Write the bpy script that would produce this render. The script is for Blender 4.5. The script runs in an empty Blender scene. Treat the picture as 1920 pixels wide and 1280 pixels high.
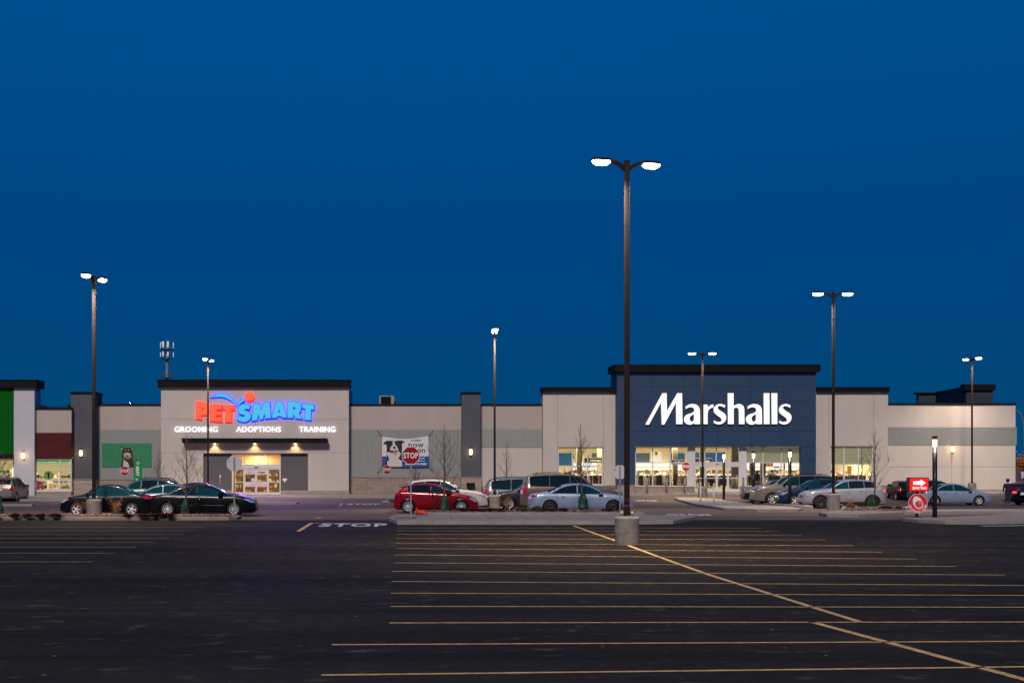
import bpy, bmesh, math, random
from mathutils import Vector, Matrix
from mathutils.bvhtree import BVHTree
rnd = random.Random(7)
S = bpy.context.scene
C = S.collection
R = math.radians

# ------------------------------------------------------------------ camera, sky, sun
FN, PX, HY, H = 2700.0, 752.0, 870.0, 2.4      # focal (px of a 1920 frame), vanishing point, eye height
cam = bpy.data.cameras.new('camera'); co = bpy.data.objects.new('camera', cam); C.objects.link(co)
co.location = (0, 0, H); co.rotation_euler = (R(90), 0, 0)
cam.sensor_width = 36; cam.lens = FN / 1920 * 36
cam.shift_x = (960 - PX) / 1920; cam.shift_y = (HY - 640) / 1920
cam.clip_start = .1; cam.clip_end = 3000
S.camera = co
w = bpy.data.worlds.new('World'); S.world = w; w.use_nodes = True
nt = w.node_tree; bg = nt.nodes['Background']
sky = nt.nodes.new('ShaderNodeTexSky'); sky.sky_type = 'NISHITA'; sky.sun_disc = False
sky.sun_elevation = R(2.0); sky.sun_rotation = R(180); sky.air_density = 1.0; sky.dust_density = .3; sky.ozone_density = 6.0
mx = nt.nodes.new('ShaderNodeMix'); mx.data_type = 'RGBA'; mx.blend_type = 'MULTIPLY'; mx.inputs[0].default_value = 1
nt.links.new(sky.outputs[0], mx.inputs[6]); mx.inputs[7].default_value = (.02, .62, 1.15, 1)
tcw = nt.nodes.new('ShaderNodeTexCoord'); spw = nt.nodes.new('ShaderNodeSeparateXYZ'); nt.links.new(tcw.outputs['Generated'], spw.inputs[0])
rpw = nt.nodes.new('ShaderNodeValToRGB'); el = rpw.color_ramp.elements          # blue hour: the air glows a little more towards the horizon
el[0].position = 0; el[0].color = (.0, .47, 1.36, 1); el[1].position = 1; el[1].color = (.0, .55, 2.0, 1)
for p_, c_ in ((.09, (.0, .40, 1.36, 1)), (.16, (.0, .40, 1.42, 1)), (.32, (.0, .58, 1.92, 1))): e_ = el.new(p_); e_.color = c_
nt.links.new(spw.outputs[2], rpw.inputs[0])
my = nt.nodes.new('ShaderNodeMix'); my.data_type = 'RGBA'; my.inputs[0].default_value = .85
nt.links.new(mx.outputs[2], my.inputs[6]); nt.links.new(rpw.outputs[0], my.inputs[7])
nt.links.new(my.outputs[2], bg.inputs['Color']); bg.inputs['Strength'].default_value = .15
sun = bpy.data.lights.new('lot_lamp_sun', 'SUN'); sun.energy = 2.4; sun.angle = R(8); sun.color = (1, .865, .755)  # one sun stands in for the lot lamps that light the walls
so = bpy.data.objects.new('lot_lamp_sun', sun); C.objects.link(so)
so.rotation_euler = (R(90 - 36), 0, R(-9))
S.view_settings.view_transform = 'Standard'; S.view_settings.look = 'None'; S.view_settings.exposure = 0; S.view_settings.gamma = 1
S.cycles.max_bounces = 6; S.cycles.diffuse_bounces = 3; S.cycles.glossy_bounces = 3
S.cycles.transparent_max_bounces = 12; S.cycles.sample_clamp_indirect = 4; S.cycles.caustics_reflective = False

# ------------------------------------------------------------------ measuring
def sm(t): t = max(0, min(1, t)); return t * t * (3 - 2 * t)
def gz(x, y):                                   # the lot falls towards the shops, then climbs by the right hand store
    z = -.33 * sm((y - 71) / 26)
    return z + .30 * sm((x - 6) / 12) * sm((y - 104) / 9)
def X(px, Y): return (px - PX) / FN * Y
def Z(py, Y): return H - (py - HY) / FN * Y
def g(px, py, h=0.0):                           # the ground point (raised by h) seen at a pixel
    lo, hi = 8.0, 125.0
    for _ in range(40):
        m = (lo + hi) / 2
        if Z(py, m) > gz(X(px, m), m) + h: lo = m
        else: hi = m
    return X(px, lo), lo

# ------------------------------------------------------------------ materials
MATS = {}
def mat(name, col, rough=.6, metal=0, coat=0, emit=None, es=0, noise=0, nscale=8, bump=0, bscale=60, spec=.3, stretch=None):
    if name in MATS: return MATS[name]
    m = bpy.data.materials.new(name); m.use_nodes = True; t = m.node_tree
    b = t.nodes['Principled BSDF']
    b.inputs['Base Color'].default_value = (*col, 1); b.inputs['Roughness'].default_value = rough
    b.inputs['Metallic'].default_value = metal; b.inputs['Coat Weight'].default_value = coat
    b.inputs['Coat Roughness'].default_value = .07; b.inputs['Specular IOR Level'].default_value = spec
    if emit: b.inputs['Emission Color'].default_value = (*emit, 1); b.inputs['Emission Strength'].default_value = es
    if noise or bump:
        tc = t.nodes.new('ShaderNodeTexCoord'); mp = t.nodes.new('ShaderNodeMapping')
        t.links.new(tc.outputs['Object'], mp.inputs[0])
        if stretch: mp.inputs['Scale'].default_value = stretch
    if noise:
        n = t.nodes.new('ShaderNodeTexNoise'); n.inputs['Scale'].default_value = nscale; n.inputs['Detail'].default_value = 8
        n.inputs['Roughness'].default_value = .65
        t.links.new(mp.outputs[0], n.inputs[0])
        r = t.nodes.new('ShaderNodeValToRGB'); r.color_ramp.elements[0].position = .3; r.color_ramp.elements[1].position = .7
        r.color_ramp.elements[0].color = (*[c * (1 - noise) for c in col], 1)
        r.color_ramp.elements[1].color = (*[min(1, c * (1 + noise)) for c in col], 1)
        t.links.new(n.outputs['Fac'], r.inputs[0]); t.links.new(r.outputs[0], b.inputs['Base Color'])
    if bump:
        n = t.nodes.new('ShaderNodeTexNoise'); n.inputs['Scale'].default_value = bscale; n.inputs['Detail'].default_value = 4
        t.links.new(mp.outputs[0], n.inputs[0])
        bp = t.nodes.new('ShaderNodeBump'); bp.inputs['Strength'].default_value = bump; bp.inputs['Distance'].default_value = .02
        t.links.new(n.outputs['Fac'], bp.inputs['Height']); t.links.new(bp.outputs[0], b.inputs['Normal'])
    MATS[name] = m; return m
def emis(name, col, s):
    return mat(name, [c * .06 for c in col], .5, emit=col, es=s)
def asphalt(name, c1, c2, tint):
    m = bpy.data.materials.new(name); m.use_nodes = True; t = m.node_tree; b = t.nodes['Principled BSDF']; L = t.links.new
    tc = t.nodes.new('ShaderNodeTexCoord')
    def noise(scale, det, sx=1, sy=1, ro=.6):
        mp = t.nodes.new('ShaderNodeMapping'); mp.inputs['Scale'].default_value = (sx, sy, 1); L(tc.outputs['Object'], mp.inputs[0])
        n = t.nodes.new('ShaderNodeTexNoise'); n.inputs['Scale'].default_value = scale; n.inputs['Detail'].default_value = det
        n.inputs['Roughness'].default_value = ro; L(mp.outputs[0], n.inputs[0]); return n.outputs['Fac']
    def ramp(src, p0, p1, a, bb):
        r = t.nodes.new('ShaderNodeValToRGB'); e = r.color_ramp.elements; e[0].position = p0; e[1].position = p1
        e[0].color = (*a, 1); e[1].color = (*bb, 1); L(src, r.inputs[0]); return r.outputs[0]
    def mix(f, a, bb, mode='MIX'):
        q = t.nodes.new('ShaderNodeMix'); q.data_type = 'RGBA'; q.blend_type = mode
        if isinstance(f, float): q.inputs[0].default_value = f
        else: L(f, q.inputs[0])
        for v, i in ((a, 6), (bb, 7)):
            if isinstance(v, tuple): q.inputs[i].default_value = (*v, 1)
            else: L(v, q.inputs[i])
        return q.outputs[2]
    base = ramp(noise(.22, 6, .5, 1.3), .35, .68, c1, c2)
    grain = ramp(noise(38, 3), .3, .75, (.72, .72, .72), (1.35, 1.33, 1.3))
    c = mix(1.0, base, grain, 'MULTIPLY')
    scuff = ramp(noise(1.7, 6, .8, 1, .72), .575, .67, (0, 0, 0), (.6, .6, .6))     # dusty scuffs
    c = mix(scuff, c, tint)
    seal = ramp(noise(.35, 3, .1, 1.5), .56, .6, (0, 0, 0), (.45, .45, .45))     # darker roller passes
    c = mix(seal, c, tuple(v * .6 for v in c1))
    v = t.nodes.new('ShaderNodeTexVoronoi'); v.inputs['Scale'].default_value = 1.25; L(tc.outputs['Object'], v.inputs[0])
    pe = ramp(v.outputs['Distance'], .028, .04, (1, 1, 1), (0, 0, 0))             # small pale stones
    c = mix(pe, c, (.26, .22, .18))
    L(c, b.inputs['Base Color'])
    rr = ramp(noise(3, 5), .3, .7, (.62,) * 3, (.92,) * 3); L(rr, b.inputs['Roughness']); b.inputs['Specular IOR Level'].default_value = .06
    bp = t.nodes.new('ShaderNodeBump'); bp.inputs['Strength'].default_value = .4; bp.inputs['Distance'].default_value = .012
    L(noise(55, 5), bp.inputs['Height']); L(bp.outputs[0], b.inputs['Normal'])
    return m
def brick(name, c1, c2, mortar, sx, sy, msize=.012, rough=.85):
    m = bpy.data.materials.new(name); m.use_nodes = True; t = m.node_tree; b = t.nodes['Principled BSDF']; L = t.links.new
    tc = t.nodes.new('ShaderNodeTexCoord'); sp = t.nodes.new('ShaderNodeSeparateXYZ'); cb = t.nodes.new('ShaderNodeCombineXYZ')
    L(tc.outputs['Object'], sp.inputs[0]); ad = t.nodes.new('ShaderNodeMath'); L(sp.outputs[0], ad.inputs[0]); L(sp.outputs[1], ad.inputs[1])
    L(ad.outputs[0], cb.inputs[0]); L(sp.outputs[2], cb.inputs[1])
    br = t.nodes.new('ShaderNodeTexBrick'); L(cb.outputs[0], br.inputs[0])
    br.inputs['Scale'].default_value = 1; br.inputs['Brick Width'].default_value = sx; br.inputs['Row Height'].default_value = sy
    br.inputs['Mortar Size'].default_value = msize; br.inputs['Mortar Smooth'].default_value = .3
    br.inputs['Color1'].default_value = (*c1, 1); br.inputs['Color2'].default_value = (*c2, 1); br.inputs['Mortar'].default_value = (*mortar, 1)
    n = t.nodes.new('ShaderNodeTexNoise'); n.inputs['Scale'].default_value = 9; n.inputs['Detail'].default_value = 6; L(tc.outputs['Object'], n.inputs[0])
    q = t.nodes.new('ShaderNodeMix'); q.data_type = 'RGBA'; q.blend_type = 'OVERLAY'; q.inputs[0].default_value = .5
    L(br.outputs['Color'], q.inputs[6]); L(n.outputs['Fac'], q.inputs[7])
    hs = t.nodes.new('ShaderNodeHueSaturation'); hs.inputs['Saturation'].default_value = .8; L(q.outputs[2], hs.inputs['Color'])
    L(hs.outputs[0], b.inputs['Base Color']); b.inputs['Roughness'].default_value = rough
    bp = t.nodes.new('ShaderNodeBump'); bp.inputs['Strength'].default_value = .5; bp.invert = True; bp.inputs['Distance'].default_value = .01
    L(br.outputs['Fac'], bp.inputs['Height']); L(bp.outputs[0], b.inputs['Normal'])
    return m
def corrug(name, col, vertical, pitch):
    m = bpy.data.materials.new(name); m.use_nodes = True; t = m.node_tree; b = t.nodes['Principled BSDF']; L = t.links.new
    b.inputs['Base Color'].default_value = (*col, 1); b.inputs['Roughness'].default_value = .45; b.inputs['Metallic'].default_value = .25
    n = t.nodes.new('ShaderNodeTexNoise'); tc = t.nodes.new('ShaderNodeTexCoord'); n.inputs['Scale'].default_value = .8; n.inputs['Detail'].default_value = 5
    mp = t.nodes.new('ShaderNodeMapping'); mp.inputs['Scale'].default_value = (6, 1, 1) if vertical else (1, 1, 6); L(tc.outputs['Object'], mp.inputs[0]); L(mp.outputs[0], n.inputs[0])
    r = t.nodes.new('ShaderNodeValToRGB'); r.color_ramp.elements[0].color = (*[c * .88 for c in col], 1); r.color_ramp.elements[1].color = (*[c * 1.1 for c in col], 1)
    L(n.outputs['Fac'], r.inputs[0]); L(r.outputs[0], b.inputs['Base Color'])
    return m
def glassmat(name, tint, refl=.10):
    m = bpy.data.materials.new(name); m.use_nodes = True; t = m.node_tree; t.nodes.clear(); L = t.links.new
    o = t.nodes.new('ShaderNodeOutputMaterial'); mxs = t.nodes.new('ShaderNodeMixShader')
    tr = t.nodes.new('ShaderNodeBsdfTransparent'); tr.inputs[0].default_value = (*tint, 1)
    gl = t.nodes.new('ShaderNodeBsdfGlossy'); gl.inputs['Roughness'].default_value = .02
    mxs.inputs[0].default_value = refl; L(tr.outputs[0], mxs.inputs[1]); L(gl.outputs[0], mxs.inputs[2]); L(mxs.outputs[0], o.inputs[0])
    return m

M = {}
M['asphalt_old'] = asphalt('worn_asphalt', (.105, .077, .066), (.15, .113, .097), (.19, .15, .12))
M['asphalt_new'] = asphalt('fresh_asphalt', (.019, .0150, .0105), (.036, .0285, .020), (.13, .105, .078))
M['yellow'] = mat('yellow_paint', (.68, .40, .14), .7, noise=.5, nscale=6)
M['white_paint'] = mat('white_paint', (.62, .62, .62), .6, noise=.3, nscale=9)
M['concrete'] = mat('concrete', (.26, .225, .19), .8, noise=.22, nscale=2.2, bump=.3, bscale=40)
M['concrete_walk'] = mat('walk_concrete', (.29, .25, .21), .8, noise=.15, nscale=1.3, bump=.25, bscale=50)
M['concrete_base'] = mat('base_concrete', (.22, .20, .175), .85, noise=.3, nscale=3, bump=.4, bscale=25)
M['joint'] = mat('joint_line', (.10, .095, .09), .9)
M['mulch'] = mat('bark_mulch', (.15, .085, .055), .95, noise=.55, nscale=22, bump=1, bscale=30)
M['chip'] = mat('bark_chip', (.30, .19, .12), .9)
M['chip_dark'] = mat('dark_bark_chip', (.10, .05, .035), .9)
M['stucco'] = mat('beige_stucco', (.52, .465, .415), .9, noise=.05, nscale=.9, stretch=(1, 1, .4), bump=.25, bscale=45)
M['stucco_mid'] = mat('taupe_stucco', (.42, .36, .32), .9, noise=.05, nscale=.9, stretch=(1, 1, .4), bump=.25, bscale=45)
M['stucco_white'] = mat('pale_stucco', (.50, .49, .52), .9, noise=.05, nscale=.7, bump=.25, bscale=45)
M['dark_gray'] = mat('charcoal_stucco', (.085, .088, .105), .85, noise=.08, nscale=1, bump=.2, bscale=40)
M['mid_gray'] = mat('grey_panel', (.105, .10, .115), .8, noise=.05, nscale=1, bump=.2, bscale=40)
M['blue_panel'] = mat('navy_metal_panel', (.020, .052, .115), .55, noise=.07, nscale=.5)
M['cap'] = mat('black_coping', (.006, .0055, .007), .6, noise=.1, nscale=1, spec=.12)
M['seam'] = mat('panel_seam', (.30, .27, .25), .9)
M['seam_dark'] = mat('dark_panel_seam', (.012, .022, .05), .8)
M['green'] = mat('green_panel', (.0, .095, .006), .7, spec=.08)
M['maroon'] = mat('maroon_wood_cladding', (.085, .014, .013), .6, spec=.1, noise=.35, nscale=3, stretch=(.25, 1, 6))
M['cmu'] = brick('split_face_block', (.30, .21, .15), (.24, .17, .125), (.38, .31, .25), .78, .36)
M['cmu2'] = brick('pale_block', (.34, .25, .185), (.29, .215, .16), (.44, .37, .30), .78, .36)
M['alu'] = mat('white_aluminium', (.66, .65, .64), .4, metal=.1)
M['alu_d'] = mat('grey_aluminium', (.32, .32, .33), .4, metal=.4)
M['corr_v'] = corrug('corrugated_cladding', (.27, .28, .265), True, .2)
M['glass'] = glassmat('shop_glass', (.94, .96, .94), .07)
M['frost'] = mat('shaded_glass', (.40, .37, .22), .3, emit=(.60, .52, .30), es=.2, noise=.12, nscale=.5)
M['pole'] = mat('bronze_pole_paint', (.022, .015, .012), .7, spec=.12, noise=.15, nscale=3)
M['black'] = mat('black_paint', (.012, .012, .013), .35)
M['galv'] = mat('galvanised_steel', (.26, .27, .28), .5, metal=.7, noise=.15, nscale=6)
M['lamp'] = emis('lamp_glow', (1, .86, .66), 22)
M['lamp_wall'] = emis('sconce_glow', (1, .66, .30), 4)
M['lamp_down'] = emis('downlight_glow', (1, .68, .28), 14)
M['lamp_post'] = emis('post_lamp_glow', (1, .82, .68), 5)
M['rubber'] = mat('rubber', (.014, .014, .015), .75, bump=.3, bscale=30)
M['rim'] = mat('alloy_rim', (.60, .60, .60), .35, metal=.25)
M['rim_steel'] = mat('black_steel_rim', (.03, .03, .032), .5, metal=.4)
M['dark'] = mat('underbody', (.006, .006, .007), .9)
M['carglass'] = mat('tinted_car_glass', (.006, .012, .015), .03, spec=.5)
M['carglass_teal'] = mat('teal_car_glass', (.004, .032, .037), .05, spec=.5)  # opaque; teal in the base colour imitates the lit view through the panes
M['chrome'] = mat('chrome', (.75, .75, .76), .1, metal=1)
M['tail'] = mat('red_tail_lens', (.42, .008, .012), .12, coat=1)
M['tail_lit'] = mat('lit_tail_lens', (.5, .01, .01), .2, emit=(1, .05, .03), es=2.2)
M['headl'] = mat('headlight_lens', (.55, .56, .58), .08, metal=.5, coat=1)
M['amber'] = mat('amber_lens', (.75, .17, .03), .2)
M['platem'] = mat('plate_white', (.7, .72, .74), .4)
M['bark'] = mat('young_bark', (.12, .068, .060), .85, noise=.3, nscale=12)
M['bag'] = mat('green_watering_bag', (.006, .036, .018), .5, noise=.35, nscale=5, bump=.9, bscale=7)
M['red_sign'] = mat('red_sheeting', (.27, .001, .006), .4, noise=.06, nscale=2)
M['sign_white'] = mat('white_sheeting', (.78, .77, .76), .4)
M['sign_back'] = mat('sign_back_aluminium', (.52, .50, .52), .55)
M['cone'] = mat('orange_cone', (.60, .06, .015), .5)
M['tuft'] = mat('dry_maroon_grass', (.065, .018, .016), .95, noise=.4, nscale=15)
M['twig'] = mat('brown_twig_leaves', (.22, .10, .045), .9, noise=.4, nscale=15)
M['greenshrub'] = mat('juniper_green', (.062, .062, .022), .95, noise=.45, nscale=15)
M['skin'] = mat('skin', (.50, .27, .19), .55)
M['hair'] = mat('dark_hair', (.02, .014, .012), .6)
M['hair_b'] = mat('fair_hair', (.30, .17, .07), .6)

# ------------------------------------------------------------------ mesh builder
class MB:
    def __init__(s): s.v = []; s.f = []; s.m = []; s.sm = []
    def add(s, vs, fs, mi=0, smooth=False):
        k = len(s.v); s.v += [tuple(v) for v in vs]
        for f in fs: s.f.append([i + k for i in f]); s.m.append(mi); s.sm.append(smooth)
        return s
    def box(s, x0, x1, y0, y1, z0, z1, mi=0):
        x0, x1 = min(x0, x1), max(x0, x1); y0, y1 = min(y0, y1), max(y0, y1); z0, z1 = min(z0, z1), max(z0, z1)
        return s.add([(x, y, z) for x in (x0, x1) for y in (y0, y1) for z in (z0, z1)],
              [(0, 1, 3, 2), (4, 6, 7, 5), (0, 4, 5, 1), (2, 3, 7, 6), (0, 2, 6, 4), (1, 5, 7, 3)], mi)
    def bev(s, x0, x1, y0, y1, z0, z1, b=.02, mi=0):          # box with all edges chamfered
        bm = bmesh.new(); bmesh.ops.create_cube(bm, size=1)
        for v in bm.verts: v.co = Vector(((x0 + x1) / 2 + v.co.x * (x1 - x0), (y0 + y1) / 2 + v.co.y * (y1 - y0), (z0 + z1) / 2 + v.co.z * (z1 - z0)))
        bmesh.ops.bevel(bm, geom=list(bm.edges), offset=b, segments=2, affect='EDGES', profile=.6)
        s.bm(bm, mi, True); bm.free(); return s
    def bm(s, bm, mi=0, smooth=False):
        bm.verts.index_update()
        return s.add([v.co[:] for v in bm.verts], [[v.index for v in f.verts] for f in bm.faces], mi, smooth)
    def px(s, a, b, t, bt, Y, d=.3, mi=0, off=0):               # box whose front face fills a pixel rectangle at depth Y
        return s.box(X(a, Y), X(b, Y), Y - off, Y + d, Z(bt, Y), Z(t, Y), mi)
    def tube(s, pts, rad, n=8, mi=0, caps=True, smooth=True):
        pts = [Vector(p) for p in pts]; rs = rad if isinstance(rad, (list, tuple)) else [rad] * len(pts)
        vs = []; fs = []; up = None
        for i, p in enumerate(pts):
            d = (pts[min(i + 1, len(pts) - 1)] - pts[max(i - 1, 0)]).normalized()
            if up is None: up = d.orthogonal().normalized()
            up = (up - d * up.dot(d)); up = up.normalized() if up.length > 1e-6 else d.orthogonal().normalized()
            q = d.cross(up)
            for k in range(n):
                a = 2 * math.pi * k / n; vs.append(p + (up * math.cos(a) + q * math.sin(a)) * rs[i])
        for i in range(len(pts) - 1):
            for k in range(n):
                a, b = i * n + k, i * n + (k + 1) % n; fs.append((a, b, b + n, a + n))
        if caps: fs += [tuple(range(n))[::-1], tuple(range((len(pts) - 1) * n, len(pts) * n))]
        return s.add(vs, fs, mi, smooth)
    def lathe(s, prof, n=24, mi=0, c=(0, 0, 0), axis='z', smooth=True, cap=True):
        vs = []; fs = []
        for r, h in prof:
            for k in range(n):
                a = 2 * math.pi * k / n; x, y = r * math.cos(a), r * math.sin(a)
                p = (x, y, h) if axis == 'z' else ((x, h, y) if axis == 'y' else (h, x, y))
                vs.append((p[0] + c[0], p[1] + c[1], p[2] + c[2]))
        for i in range(len(prof) - 1):
            for k in range(n):
                a, b = i * n + k, i * n + (k + 1) % n; fs.append((a, b, b + n, a + n))
        if cap: fs += [tuple(range(n))[::-1], tuple(range((len(prof) - 1) * n, len(prof) * n))]
        return s.add(vs, fs, mi, smooth)
    def plate(s, pts, y0, y1, mi=0, holes=()):                 # polygon in x-z, thick along y
        v, f = fill2d([pts] + list(holes)); k = len(v)
        vs = [(p[0], y0, p[1]) for p in v] + [(p[0], y1, p[1]) for p in v]
        fs = [tuple(q) for q in f] + [tuple(i + k for i in q[::-1]) for q in f]
        s.add(vs, fs, mi)
        for loop in [pts] + list(holes):
            n = len(loop); vs = [(p[0], y0, p[1]) for p in loop] + [(p[0], y1, p[1]) for p in loop]
            s.add(vs, [(i, (i + 1) % n, (i + 1) % n + n, i + n) for i in range(n)], mi)
        return s
    def build(s, name, mats, parent=None, loc=None, fixn=True):
        if not isinstance(mats, (list, tuple)): mats = [mats]
        o0 = Vector(loc) if loc is not None else (Vector(parent['o']) if parent is not None and 'o' in parent else Vector((0, 0, 0)))
        me = bpy.data.meshes.new(name); me.from_pydata([Vector(v) - o0 for v in s.v], [], s.f)
        for m in mats: me.materials.append(m)
        me.polygons.foreach_set('material_index', s.m); me.polygons.foreach_set('use_smooth', s.sm)
        if fixn:
            bm = bmesh.new(); bm.from_mesh(me); bmesh.ops.recalc_face_normals(bm, faces=bm.faces); bm.to_mesh(me); bm.free()
        o = bpy.data.objects.new(name, me); C.objects.link(o)
        if parent is not None: o.parent = parent
        if loc is not None and parent is None: o.location = loc
        return o
def fill2d(loops):
    cu = bpy.data.curves.new('c', 'CURVE'); cu.dimensions = '2D'; cu.fill_mode = 'BOTH'
    for l in loops:
        sp = cu.splines.new('POLY'); sp.points.add(len(l) - 1); sp.use_cyclic_u = True
        for p, q in zip(sp.points, l): p.co = (q[0], q[1], 0, 1)
    o = bpy.data.objects.new('c', cu); me = bpy.data.meshes.new_from_object(o)
    v = [(p.co.x, p.co.y) for p in me.vertices]; f = [list(p.vertices) for p in me.polygons]
    bpy.data.meshes.remove(me); bpy.data.objects.remove(o); bpy.data.curves.remove(cu); return v, f
def chaikin(p, n=2, closed=True):
    for _ in range(n):
        q = []; m = len(p)
        for i in range(m if closed else m - 1):
            a, b = p[i], p[(i + 1) % m]
            q += [(a[0] * .75 + b[0] * .25, a[1] * .75 + b[1] * .25), (a[0] * .25 + b[0] * .75, a[1] * .25 + b[1] * .75)]
        if not closed: q = [p[0]] + q + [p[-1]]
        p = q
    return p
def grow(p, d):                                               # offset a closed outline outwards by d
    n = len(p); ar = sum(p[i][0] * p[(i + 1) % n][1] - p[(i + 1) % n][0] * p[i][1] for i in range(n)); sg = 1 if ar > 0 else -1; q = []
    for i in range(n):
        a, b, c = Vector(p[i - 1]), Vector(p[i]), Vector(p[(i + 1) % n])
        e1 = (b - a); e2 = (c - b)
        if e1.length < 1e-9 or e2.length < 1e-9: q.append(tuple(b)); continue
        e1.normalize(); e2.normalize(); n1 = Vector((e1.y, -e1.x)) * sg; n2 = Vector((e2.y, -e2.x)) * sg
        m = n1 + n2; k = m.length
        if k < .3: q.append(tuple(b)); continue
        m /= k; q.append(tuple(b + m * d / max(.45, m.dot(n1))))
    return q
TXT = {}
def text2d(body, bold=0.0, squeeze=1):
    key = (body, bold)
    if key not in TXT:
        cu = bpy.data.curves.new('t', 'FONT'); cu.body = body; cu.offset = bold; cu.resolution_u = 3
        if bold: cu.space_character = 1 + bold * 4
        o = bpy.data.objects.new('t', cu); me = bpy.data.meshes.new_from_object(o)
        TXT[key] = ([(p.co.x, p.co.y) for p in me.vertices], [list(p.vertices) for p in me.polygons])
        bpy.data.meshes.remove(me); bpy.data.objects.remove(o); bpy.data.curves.remove(cu)
    return TXT[key]
def text(mb, body, x0, x1, z0, z1, y, depth=.01, mi=0, bold=0.0, fn=None):      # text filling a box in the x-z plane
    v, f = text2d(body, bold)
    ax, bx = min(p[0] for p in v), max(p[0] for p in v); ay, by = min(p[1] for p in v), max(p[1] for p in v)
    P = [((p[0] - ax) / (bx - ax), (p[1] - ay) / (by - ay)) for p in v]
    P = [(x0 + a * (x1 - x0), z0 + b * (z1 - z0)) for a, b in P]
    if fn: W = [fn(*p) for p in P]; mb.add(W, f, mi); return
    bm = bmesh.new(); bv = [bm.verts.new((p[0], y, p[1])) for p in P]
    for q in f:
        try: bm.faces.new([bv[i] for i in q])
        except ValueError: pass
    bmesh.ops.remove_doubles(bm, verts=bm.verts, dist=1e-5)
    r = bmesh.ops.extrude_face_region(bm, geom=list(bm.faces))
    for e in r['geom']:
        if isinstance(e, bmesh.types.BMVert): e.co.y += depth
    mb.bm(bm, mi); bm.free()

def tag(o, label=None, cat=None, group=None, kind=None):
    if label: o['label'] = label
    if cat: o['category'] = cat
    if group: o['group'] = group
    if kind: o['kind'] = kind
    return o
def thing(name, label, cat, loc=(0, 0, 0), rz=0, group=None):
    o = bpy.data.objects.new(name, None); C.objects.link(o); o.empty_display_size = .3
    o.location = loc; o.rotation_euler = (0, 0, rz); tag(o, label, cat, group); return o
def wthing(name, label, cat, loc, group=None):                # parts of this thing are given in world coordinates
    o = thing(name, label, cat, loc, 0, group); o['o'] = list(loc); return o
def dup(root, loc, rz=0, label=None, group=None):
    r = root.copy(); C.objects.link(r); r.location = loc; r.rotation_euler = (0, 0, rz)
    if label: r['label'] = label
    if group: r['group'] = group
    for ch in list(root.children):
        c = ch.copy(); C.objects.link(c); c.parent = r
        for gch in ch.children:
            d = gch.copy(); C.objects.link(d); d.parent = c
    return r
def lamp(name, loc, kind, energy, col, size=.3, parent=None, rot=None, spread=None, angle=None):
    l = bpy.data.lights.new(name, kind); l.energy = energy; l.color = col
    if kind == 'AREA': l.size = size; l.shape = 'DISK'
    if kind == 'SPOT': l.spot_size = angle or R(120); l.spot_blend = .6; l.shadow_soft_size = size
    if kind == 'POINT': l.shadow_soft_size = size
    if spread: l.spread = spread
    o = bpy.data.objects.new(name, l); C.objects.link(o); o.location = loc
    if rot: o.rotation_euler = rot
    if parent: o.parent = parent
    return o

# ------------------------------------------------------------------ ground
def grid(name, x0, x1, y0, y1, nx, ny, mt, h=0.0, xs=None, ys=None):
    xs = xs or [x0 + (x1 - x0) * i / nx for i in range(nx + 1)]; ys = ys or [y0 + (y1 - y0) * i / ny for i in range(ny + 1)]
    b = MB(); n = len(xs)
    vs = [(x, y, gz(x, y) + h) for y in ys for x in xs]
    b.add(vs, [(j * n + i, j * n + i + 1, (j + 1) * n + i + 1, (j + 1) * n + i) for j in range(len(ys) - 1) for i in range(n - 1)], 0, True)
    return tag(b.build(name, mt), kind='structure')
gx = [-1500, -600, -200, -100] + [-70 + 4 * i for i in range(41)] + [130, 300, 800, 1500]
gy = [-60, -20, 0, 20, 40, 60] + [62 + 2 * i for i in range(36)] + [150, 200, 400, 900, 2200]
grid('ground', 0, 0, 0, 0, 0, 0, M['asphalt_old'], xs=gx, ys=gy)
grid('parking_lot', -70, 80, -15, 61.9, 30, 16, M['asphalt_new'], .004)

def stripe(b, p, q, wd, h=.009, n=None, wob=.0, mi=0):        # a painted line on the ground between two world points
    p, q = Vector(p), Vector(q); d = q - p; n = n or max(2, int(d.length / 2)); t = Vector((-d.y, d.x)).normalized() * wd / 2
    vs = []; o = rnd.uniform(0, 9)
    for i in range(n + 1):
        c = p + d * i / n + t * (wob / wd * 2) * math.sin(i * .9 + o); k = 1
        for s_ in (-1, 1): a = c + t * s_ * k; vs.append((a.x, a.y, gz(a.x, a.y) + h))
    b.add(vs, [(2 * i, 2 * i + 2, 2 * i + 3, 2 * i + 1) for i in range(n)], mi)
b = MB()
for yl, xl, yr, xr in [(1266, 603, 1249.5, 1990), (1209, 622, 1202, 1990), (1168, 730, 1166, 1990), (1137, 732, 1138.5, 1990), (1112, 733, 1116.5, 1990),
        (1090, 735, 1098, 1990), (1071, 735, 1078, 1884), (1055, 740, 1062, 1794), (1040, 740, 1048, 1719), (1028, 742, 1035, 1655),
        (1018, 742, 1023, 1600), (1009, 743, 1012, 1548), (1001.5, 743, 1003, 1504), (995, 744, 996, 1462), (989.5, 745, 990, 1430)]:
    stripe(b, g(xl, yl), g(xr, yr), .10, wob=.008)
for y, xr in [(988, 385), (995, 365), (1002, 343), (1009, 317), (1017, 289), (1026, 256), (1037, 217), (1053, 174)]:
    stripe(b, g(-60, y), g(xr, y), .075, wob=.008)
stripe(b, g(1075, 985), g(1330, 1078), .12, wob=.01); stripe(b, g(1330, 1078), g(1612, 1165.5), .12, wob=.01)
stripe(b, g(1520, 1166), g(1940, 1279), .13, wob=.012)
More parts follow.
